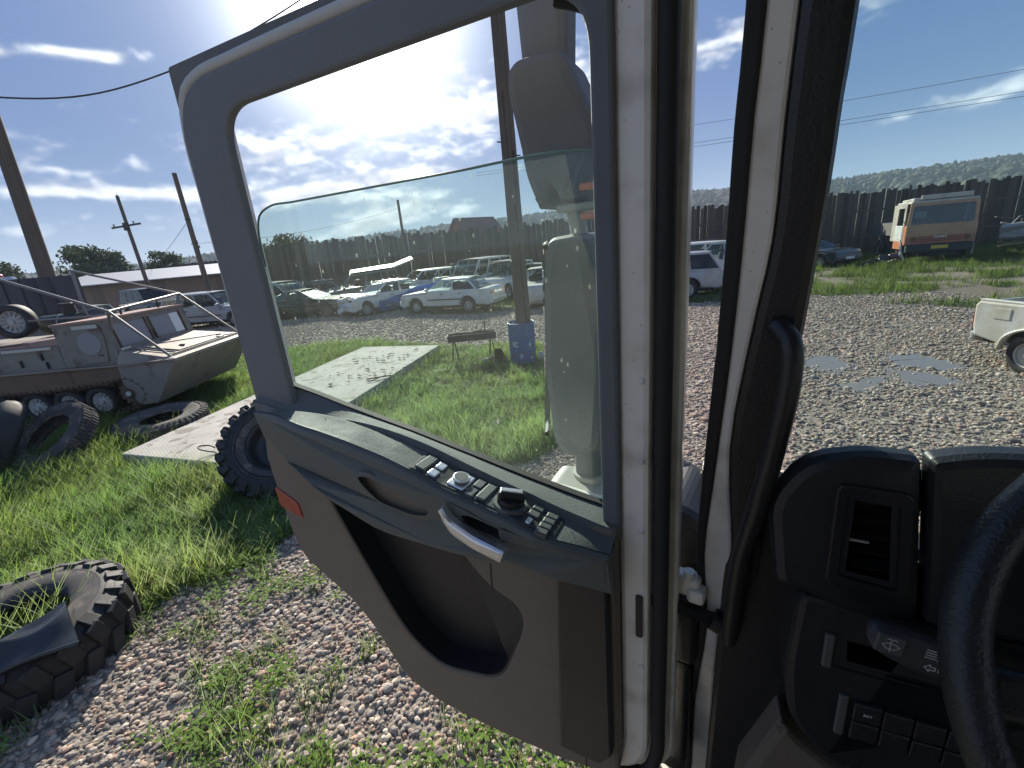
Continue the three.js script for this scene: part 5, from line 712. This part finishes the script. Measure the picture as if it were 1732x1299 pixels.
// the derelict orange lorry
{
  const g = thing('orange_lorry', 'derelict orange and beige lorry cab standing by the fence', 'lorry', 20.2, 0, -20.95, 245 * rad), hw = 1.25;
  const beige = paint(.40, .235, .13, .55), pink = paint(.36, .145, .10, .6), orange = paint(.48, .16, .06, .55), roofP = paint(.44, .40, .34, .6), wh = paint(.62, .63, .62, .5);
  const face = (y0, y1, m, n, x0, x1) => mesh(n, [slab([x0, y0, hw], [x0, y0, -hw], [x1, y1, -hw], [x1, y1, hw], .06)], m, g);
  const fr = rpoly([[-hw, 1.62], [hw, 1.62], [hw - .05, 2.62, .1], [-hw + .05, 2.62, .1]]); fr.holes.push(rpoly([[-1.10, 1.70], [1.10, 1.70], [1.08, 2.50], [-1.08, 2.50]], .09, THREE.Path));
  mesh('screen_frame', [extr(fr, .07, .015, -.07).rotateY(Math.PI / 2).rotateZ(.045).translate(-.02 + .085, 0, 0)], beige, g);
  mesh('windshield', [quad([-.005, 1.69, 1.11], [-.005, 1.69, -1.11], [-.062, 2.51, -1.09], [-.062, 2.51, 1.09])], phys(.30, .36, .38, .05, { transmission: .75, thickness: 0 }), g);
  face(1.18, 1.63, beige, 'upper_front', .03, .02); face(.82, 1.18, pink, 'lower_front', .03, .032);
  for (const y of [.94, 1.02, 1.10]) mesh('grille_bar', [box(.03, .035, 1.5, .045, y, 0)], mat(.20, .05, .04, .7), g);
  for (const s of [-1, 1]) { mesh('headlight', [cyl(.10, .10, .05, 18, .045, 1.03, s * .95, 0, 0, Math.PI / 2)], mat(.12, .06, .03, .3), g); mesh('headlight_rim', [new THREE.TorusGeometry(.115, .02, 8, 20).rotateY(Math.PI / 2).translate(.06, 1.03, s * .95)], pink, g); mesh('corner_panel', [rbox(.30, .85, .06, .02, -.15, 1.22, s * (hw - .02))], orange, g); }
  const cv = document.createElement('canvas'); cv.width = 256; cv.height = 64; const cx = cv.getContext('2d'); cx.fillStyle = '#000'; cx.fillRect(0, 0, 256, 64); cx.fillStyle = '#fff'; cx.font = 'bold 56px sans-serif'; cx.textAlign = 'center'; cx.fillText('КАМАЗ', 128, 52); const lt = new THREE.Mesh(new THREE.PlaneGeometry(.62, .12).rotateY(Math.PI / 2), mat(.75, .74, .70, .5, { alphaMap: new THREE.CanvasTexture(cv), transparent: true })); lt.position.set(.066, 1.11, 0); lt.name = 'lettering'; g.add(lt);
  mesh('roof', [rbox(1.9, .12, 2.36, .05, -1.02, 2.66, 0), rbox(1.5, .16, 2.1, .05, -1.1, 2.77, 0, 0, 0, .03)], roofP, g); mesh('roof_spoiler', [rbox(.10, .20, 1.8, .03, -.30, 2.86, -.1)], roofP, g);
  for (const s of [-1, 1]) {
    const sd = rpoly([[-1.95, .95], [-.30, .95], [-.30, 2.62], [-1.95, 2.62]]); sd.holes.push(rpoly([[-1.30, 1.68], [-.48, 1.68], [-.52, 2.45], [-1.26, 2.45]], .05, THREE.Path)); mesh('side_panel', [extr(sd, .05, .01, s * hw - .025)], s > 0 ? roofP : wh, g);
    mesh('door', [rbox(.98, .70, .03, .02, -.88, 1.32, s * (hw + .03)), rbox(.05, .8, .03, .01, -1.36, 2.05, s * (hw + .03)), rbox(.05, .8, .03, .01, -.42, 2.05, s * (hw + .03))].slice(0, 1), wh, g); mesh('door_lower', [rbox(.98, .36, .035, .02, -.88, .78, s * (hw + .03))], orange, g);
    mesh('mirror_bracket', [bar([-.2, 1.75, s * hw], [-.05, 2.0, s * (hw + .25)], .015), bar([-.05, 1.7, s * (hw + .25)], [-.05, 2.35, s * (hw + .25)], .015)], trimBlack, g); mesh('fender', [tube([[-.1, .25, s * (hw + .02)], [-.2, .75, s * (hw + .04)], [-.45, 1.02, s * (hw + .04)], [-.8, 1.1, s * (hw + .04)]], .045, 20, 6)], mat(.3, .28, .25, .7), g);
    addWheel(g, -.75, .5, s * (hw - .22), .5, .3, 'steel', s, mat(.10, .09, .08, .7)); addWheel(g, -4.0, .5, s * (hw - .22), .5, .3, 'steel', s, mat(.10, .09, .08, .7));
  }
  mesh('bumper', [rbox(.22, .34, 2.4, .04, .02, .62, 0)], mat(.03, .035, .04, .7), g); mesh('number_plate', [box(.012, .14, .60, .14, .66, -.02)], mat(.55, .40, .06, .5), g); mesh('chassis', [box(5.2, .25, .8, -2.7, .75, 0), box(1.0, .6, 1.4, -.9, .9, 0)].slice(0, 1), trimBlack, g); mesh('engine', [box(.7, .65, 1.7, -.5, .55, 0)], trimBlack, g); mesh('dashboard', [rbox(.3, .22, 2.2, .05, -.28, 1.66, 0)], trimBlack, g); mesh('seat_back', [rbox(.14, .7, .6, .05, -1.3, 1.9, .6)], mat(.12, .10, .09, .8), g); mesh('seat_back', [rbox(.14, .7, .6, .05, -1.3, 1.9, -.6)], mat(.12, .10, .09, .8), g); mesh('sun_paper', [box(.01, .28, .42, -.12, 2.12, .78)], mat(.7, .72, .7, .8), g); mesh('rear_wall', [box(.05, 1.7, 2.4, -1.95, 1.8, 0)], mat(.2, .18, .16, .8), g); mesh('cargo_bed', [box(3.4, .6, 2.4, -3.9, 1.5, 0)], mat(.10, .09, .085, .8), g);
}
// wrecked shells past the lorry, far right
car('wrecked_shell', 'flattened grey car shell right of the orange lorry', 'car wreck', 24.3, -20.4, 205, { ...lada, H: 1.25, paint: paint(.28, .28, .27, .6), noGlass: true, wheels: [0, 0, 0, 0], noNose: true, noMirrors: true, dent: .3, y: .55, roll: .08, group: 'wrecked shells' });
car('wrecked_shell', 'rusty grey car shell at the far right edge', 'car wreck', 24.6, -17.4, 215, { ...lada, H: 1.3, paint: paint(.24, .22, .20, .7), noGlass: true, wheels: [1, 0, 1, 1], noNose: true, noMirrors: true, dent: .35, y: .25, group: 'wrecked shells' });
{ const r = rng(12), g = thing('scrap_pile', 'heap of rusty planks and pipes behind the wrecked shells', 'scrap', 26.5, 0, -22); for (let i = 0; i < 22; i++) mesh('scrap_length', [beam([(r() - .5) * 5, .3 + r() * 1.5, (r() - .5) * 2], [(r() - .5) * 5, .3 + r() * 1.5, (r() - .5) * 2], .06 + r() * .14, .05)], [planks[1], planks[3], mat(.18, .13, .10, .8), mat(.3, .3, .3, .6)][i % 4], g); }
tag(mesh('blue_sheet', [put(slab([0, 0, 0], [.9, .1, .1], [.8, .5, -.5], [.05, .35, -.5], .03), 15.2, .02, -12.2, 0, .3)], mat(.03, .13, .45, .5), null), 'blue plastic sheet at the right edge above the pickup', 'sheet');
function moto(label, x, z, deg, lie) { const g = thing('motorcycle', label, 'motorcycle', x, .05, z, deg * rad, 'derelict motorcycles'); const m = mat(.09, .085, .08, .6); for (const s of [-.62, .62]) { mesh('wheel', [new THREE.TorusGeometry(.27, .05, 8, 24).translate(s, .30, 0)], M.rubber, g); mesh('rim', [new THREE.TorusGeometry(.21, .018, 6, 24).translate(s, .30, 0), ...[0, 1, 2, 3].map(k => bar([s + Math.cos(k * .785) * .2, .3 + Math.sin(k * .785) * .2, 0], [s - Math.cos(k * .785) * .2, .3 - Math.sin(k * .785) * .2, 0], .006))], rimMat, g); } mesh('frame', [bar([.62, .3, .05], [.42, .85, .03], .025), bar([.42, .78, 0], [-.35, .62, 0], .03), bar([.38, .7, 0], [0, .3, 0], .03), bar([0, .3, 0], [-.62, .3, 0], .025)], m, g); mesh('engine', [rbox(.32, .3, .26, .06, 0, .42, 0)], mat(.25, .25, .25, .5), g); mesh('fuel_tank', [rbox(.42, .2, .24, .08, .15, .78, 0)], mat(.10, .03, .03, .35), g); mesh('seat', [rbox(.5, .09, .24, .04, -.30, .74, 0)], trimBlack, g); mesh('handlebar', [bar([.40, .95, -.32], [.40, .95, .32], .014)], chrome, g); g.rotation.order = 'YXZ'; g.rotation.x = lie; return g; }
moto('old motorcycle standing before the silver estate', 5.95, -16.1, 170, .12);
moto('fallen motorcycle frame between dark sedan and lorry', 17.9, -21.6, 10, 1.1);

// ---------------------------------------------------------------- tracked crawler
{
  const g = thing('tracked_crawler', 'rusty grey tracked amphibious carrier with tubular roof rack', 'tracked vehicle', -8.4, 0, -9.0);
  const tex = rgbTex(1024, 1024, (i, j) => { const n = wrapN(i, j, 1024, 8, 5.1, 6), ru = sstep(.55, .70, wrapN(i, j, 1024, 7, 9.3, 6)), sc = sstep(.66, .74, wrapN(i, j, 1024, 22, 2.9, 4)); const k = .75 + .5 * n; let c = [.225 * k, .205 * k, .175 * k]; c = c.map((v, q) => lerp(v, [.105, .062, .042][q], ru * .85)); return c.map((v, q) => lerp(v, [.34, .32, .28][q], sc * .5)); }); tex.repeat.set(.7, .7);
  const hullM = new THREE.MeshStandardMaterial({ map: tex, roughness: .7, side: THREE.DoubleSide }), skirtM = new THREE.MeshStandardMaterial({ map: tex, color: C(.66, .47, .39), roughness: .8, side: THREE.DoubleSide }), deckM = new THREE.MeshStandardMaterial({ map: tex, color: C(1.1, 1.04, .97), roughness: .6, side: THREE.DoubleSide }), pinkM = mat(.34, .22, .19, .6, { map: dirtMap }), steel = mat(.20, .19, .18, .45, { metalness: .5 }), lightM = mat(.52, .50, .45, .7), tin = mat(.27, .27, .275, .7);
  const X = wx => wx + 8.4, Z = wz => wz + 9.0; // world metres to the crawler's own frame
  const across = (pts, z0, z1) => extr(rpoly(pts.map(([a, b]) => [X(a), b])), z1 - z0, .015, z0);
  mesh('bow', [across([[-5.88, 1.02], [-5.94, .93], [-6.42, .27], [-6.75, .26], [-6.92, .70], [-6.92, 1.02]], Z(-10.22), Z(-7.75))], hullM, g);
  mesh('hull', [box(4.6, .5, 1.5, X(-9.1), .50, Z(-9.0))], skirtM, g);
  mesh('side_skirt', [across([[-11.5, 1.02], [-6.9, 1.0], [-6.9, .74], [-7.25, .68], [-8.1, .64], [-11.5, .68]], Z(-7.84), Z(-7.76))], skirtM, g); mesh('side_skirt', [across([[-11.5, 1.02], [-6.9, 1.0], [-6.9, .74], [-7.25, .68], [-8.1, .64], [-11.5, .68]], Z(-10.22), Z(-10.14))], skirtM, g);
  mesh('skirt_edge', [beam([X(-11.5), 1.03, Z(-7.76)], [X(-6.9), 1.02, Z(-7.74)], .05, .025), beam([X(-6.9), 1.02, Z(-7.74)], [X(-5.9), 1.05, Z(-7.74)], .05, .025)], deckM, g);
  mesh('deck', [slab([X(-11.5), 1.0, Z(-7.78)], [X(-6.9), 1.0, Z(-7.78)], [X(-6.9), 1.0, Z(-10.2)], [X(-11.5), 1.0, Z(-10.2)], .04)], hullM, g);
  mesh('hood', [slab([X(-6.98), 1.24, Z(-7.98)], [X(-5.90), 1.05, Z(-7.8)], [X(-5.90), 1.05, Z(-10.18)], [X(-6.98), 1.24, Z(-10.02)], .05), slab([X(-6.98), 1.24, Z(-7.98)], [X(-6.98), 1.0, Z(-7.82)], [X(-5.9), 1.0, Z(-7.77)], [X(-5.9), 1.05, Z(-7.8)], .02)], deckM, g);
  mesh('hood_hatch', [slab([X(-6.80), 1.235, Z(-8.3)], [X(-6.15), 1.118, Z(-8.3)], [X(-6.15), 1.118, Z(-9.7)], [X(-6.80), 1.235, Z(-9.7)], .025)], deckM, g);
  mesh('hood_rib', [bar([X(-6.05), 1.10, Z(-7.95)], [X(-6.05), 1.10, Z(-10.1)], .018)], hullM, g); mesh('hood_rib', [bar([X(-6.9), 1.25, Z(-8.15)], [X(-6.1), 1.11, Z(-8.1)], .016)], hullM, g);
  for (const q of [[-6.3, -8.6], [-6.5, -9.3], [-6.2, -9.6]]) mesh('hood_latch', [rbox(.10, .03, .05, .01, X(q[0]), 1.16, Z(q[1]))], trimBlack, g);
  // rear body
  mesh('rear_body', [box(3.4, .42, 2.06, X(-9.72), 1.21, Z(-9.0))], hullM, g); mesh('body_trim', [box(.88, .05, .02, X(-8.58), 1.40, Z(-7.955))], lightM, g);
  for (const q of [[-8.75, 1.16], [-8.35, 1.26], [-8.3, 1.1]]) mesh('bracket', [rbox(.03, .13, .04, .01, X(q[0]), q[1], Z(-7.95))], trimBlack, g);
  mesh('engine_cover', [across([[-9.6, 1.42], [-8.05, 1.42], [-8.05, 1.56], [-8.6, 1.52], [-9.3, 1.46]], Z(-9.9), Z(-8.05))], pinkM, g);
  mesh('canvas_fold', [rbox(1.5, .07, .5, .03, X(-9.3), 1.47, Z(-8.3), 0, 0, .03)], mat(.14, .10, .08, .9), g);
  // cabin
  const cz0 = Z(-10.03), cz1 = Z(-7.97);
  mesh('cab_side', [across([[-8.02, 1.0], [-6.98, 1.0], [-7.02, 1.24], [-7.10, 1.82], [-7.62, 1.80], [-8.0, 1.78]], cz1 - .03, cz1)], hullM, g); mesh('cab_side', [across([[-8.02, 1.0], [-6.98, 1.0], [-7.02, 1.24], [-7.10, 1.82], [-7.62, 1.80], [-8.0, 1.78]], cz0, cz0 + .03)], hullM, g);
  mesh('cab_rear', [box(.03, .78, 2.04, X(-8.0), 1.39, Z(-9.0))], hullM, g); mesh('cab_roof', [slab([X(-8.03), 1.80, cz1 + .02], [X(-7.05), 1.84, cz1 + .02], [X(-7.05), 1.84, cz0 - .02], [X(-8.03), 1.80, cz0 - .02], .04)], pinkM, g);
  mesh('cab_door', [extr((() => { const s = rpoly([[X(-7.66), 1.05], [X(-7.20), 1.07], [X(-7.14), 1.5], [X(-7.18), 1.75], [X(-7.64), 1.74]], .02); return s; })(), .03, .008, cz1)], hullM, g); mesh('door_window', [put(new THREE.CylinderGeometry(.2, .2, .035, 28), X(-7.42), 1.42, cz1 + .022, Math.PI / 2).translate(0, 0, 0)], tin, g); mesh('door_trim', [box(.44, .06, .012, X(-7.41), 1.715, cz1 + .034)], lightM, g); mesh('door_handle', [rbox(.09, .02, .02, .006, X(-7.28), 1.2, cz1 + .04)], trimBlack, g);
  { // front with two covered panes
    const pn = (za, zb, m, n, off = 0) => mesh(n, [slab([X(-7.005) + off, 1.31, Z(za)], [X(-7.005) + off, 1.31, Z(zb)], [X(-7.075) + off, 1.70, Z(zb)], [X(-7.075) + off, 1.70, Z(za)], .02)], m, g);
    mesh('cab_front', [slab([X(-6.985), 1.22, cz1], [X(-6.985), 1.22, cz0], [X(-7.09), 1.82, cz0], [X(-7.09), 1.82, cz1], .03)], hullM, g);
    pn(-8.10, -8.82, tin, 'window_cover', .012); pn(-8.98, -9.78, tin, 'window_cover', .012); pn(-9.52, -9.76, mat(.75, .76, .74, .4), 'window_patch', .02);
    for (const z of [-8.07, -8.85, -8.95, -9.82]) mesh('window_bar', [beam([X(-6.985), 1.28, Z(z)], [X(-7.06), 1.73, Z(z)], .025, .03)], skirtM, g);
    mesh('step', [rbox(.04, .04, .2, .01, X(-6.9), 1.27, Z(-8.05))], lightM, g);
  }
  mesh('roof_bracket', [bar([X(-7.2), 1.84, Z(-8.55)], [X(-7.2), 1.98, Z(-8.55)], .02), bar([X(-7.2), 1.98, Z(-8.55)], [X(-7.2), 2.0, Z(-9.5)], .02), bar([X(-7.2), 2.0, Z(-9.5)], [X(-7.2), 1.84, Z(-9.5)], .02)], trimBlack, g);
  // tubular rack
  const P3 = (x, y, z) => [X(x), y, Z(z)];
  const rk = (a, b, r = .024) => mesh('rack_tube', [bar(a, b, r, r, 10)], steel, g);
  rk(P3(-9.55, 3.1, -7.9), P3(-6.86, 1.95, -7.9)); rk(P3(-6.86, 1.95, -7.9), P3(-5.98, 1.0, -7.9)); rk(P3(-9.30, 2.74, -10.15), P3(-7.16, 2.06, -10.15)); rk(P3(-7.16, 2.06, -10.15), P3(-6.03, 1.02, -10.15)); rk(P3(-6.86, 1.95, -7.9), P3(-7.16, 2.06, -10.15)); rk(P3(-6.88, 1.95, -7.92), P3(-6.98, 1.62, -7.97), .028); rk(P3(-7.16, 2.06, -10.12), P3(-7.16, 1.80, -10.02), .028); rk(P3(-9.28, 2.74, -10.15), P3(-9.2, 1.42, -10.0), .028); rk(P3(-9.62, 1.82, -9.2), P3(-7.95, 1.80, -9.3), .02);
  // running gear on both sides
  const dish = (R, w) => { const a = [new THREE.LatheGeometry([[R * .66, w * .3], [R * .5, w * .05], [R * .26, w * .3], [.01, w * .32]].map(p => new THREE.Vector2(...p)), 28).rotateX(Math.PI / 2)]; for (let i = 0; i < 12; i++) { const q = rbox(R * .3, .028, .03, .008, R * .46, 0, w * .26, 0, 0, 0); q.rotateZ(i / 12 * 6.2832); a.push(q); } a.push(cyl(R * .14, R * .16, .05, 12, 0, 0, w * .4, Math.PI / 2)); return merge(a); };
  const ringG = (R, w) => merge([new THREE.LatheGeometry([[R * .72, -w / 2], [R, -w / 2], [R, w / 2], [R * .72, w / 2], [R * .66, w * .3], [R * .72, -w / 2]].map(p => new THREE.Vector2(...p)), 32).rotateX(Math.PI / 2)]);
  const dR = dish(.27, .16), rR = ringG(.27, .16), wheelMetal = mat(.40, .40, .39, .6), gearM = new THREE.MeshStandardMaterial({ map: tex, color: C(.5, .4, .35), roughness: .8 });
  for (const [zc, s] of [[-7.86, 1], [-10.12, -1]]) {
    for (const wx of [-10.35, -9.78, -9.2, -8.62, -8.03, -7.45]) { const w = new THREE.Mesh(rR, M.rubber); w.name = 'road_wheel'; w.castShadow = w.receiveShadow = true; w.position.set(X(wx), .37, Z(zc)); if (s < 0) w.rotation.y = Math.PI; const q = new THREE.Mesh(dR, wheelMetal); q.name = 'wheel_disc'; w.add(q); g.add(w); }
    const sp = [cyl(.20, .20, .12, 24, 0, 0, 0, Math.PI / 2), cyl(.09, .10, .22, 16, 0, 0, .02, Math.PI / 2)]; for (let i = 0; i < 14; i++) { const q = box(.07, .05, .07, .22, 0, 0); q.rotateZ(i / 14 * 6.2832); sp.push(q); } const so = mesh('sprocket', sp, gearM, g); so.position.set(X(-6.86), .50, Z(zc)); mesh('sprocket_cap', [cyl(.045, .045, .05, 12, 0, 0, .13 * s, Math.PI / 2)], lightM, so);
    // track run
    const path = new THREE.CatmullRomCurve3([[-10.75, .45], [-10.6, .16], [-10.2, .07], [-9, .065], [-7.6, .07], [-7.2, .14], [-6.75, .27], [-6.6, .5], [-6.8, .75], [-7.2, .72], [-8.2, .66], [-9.2, .66], [-10.3, .70], [-10.65, .66]].map(p => V(X(p[0]), p[1], 0)), true, 'centripetal'), n = 84, lg = merge([box(.085, .03, .34, 0, 0, 0), box(.03, .05, .34, .0, -.02, 0), box(.05, .06, .03, 0, .035, .1), box(.05, .06, .03, 0, .035, -.1)]);
    for (let i = 0; i < n; i++) { const p = path.getPointAt(i / n), t = path.getTangentAt(i / n), m = new THREE.Mesh(lg, gearM); m.name = 'track_link'; m.castShadow = true; m.position.set(p.x, p.y, Z(zc - s * .06)); m.rotation.z = Math.atan2(t.y, t.x); g.add(m); }
  }
  { const q = thing('spare_wheel', 'spare spoked road wheel stowed on the crawler rear deck', 'wheel', -10.0, 1.83, -9.3, 12 * rad); mesh('tyre', [ringG(.34, .22)], mat(.03, .03, .032, .7), q); mesh('wheel_disc', [dish(.345, .2)], wheelMetal, q); }
  { const q = thing('drum', 'dark steel drum lying on the crawler behind its cabin', 'drum', -9.55, 1.66, -9.85, 5 * rad); mesh('shell', [cyl(.2, .2, .75, 24, 0, 0, 0, 0, 0, Math.PI / 2)], mat(.028, .034, .034, .45), q); mesh('strap', [cyl(.205, .205, .03, 24, 0, 0, 0, 0, 0, Math.PI / 2)], tin, q); mesh('filler', [cyl(.11, .12, .26, 16, .18, .26, 0), rbox(.3, .05, .16, .02, .16, .40, 0)], trimBlack, q); }
}
renderer.render(scene, camera);
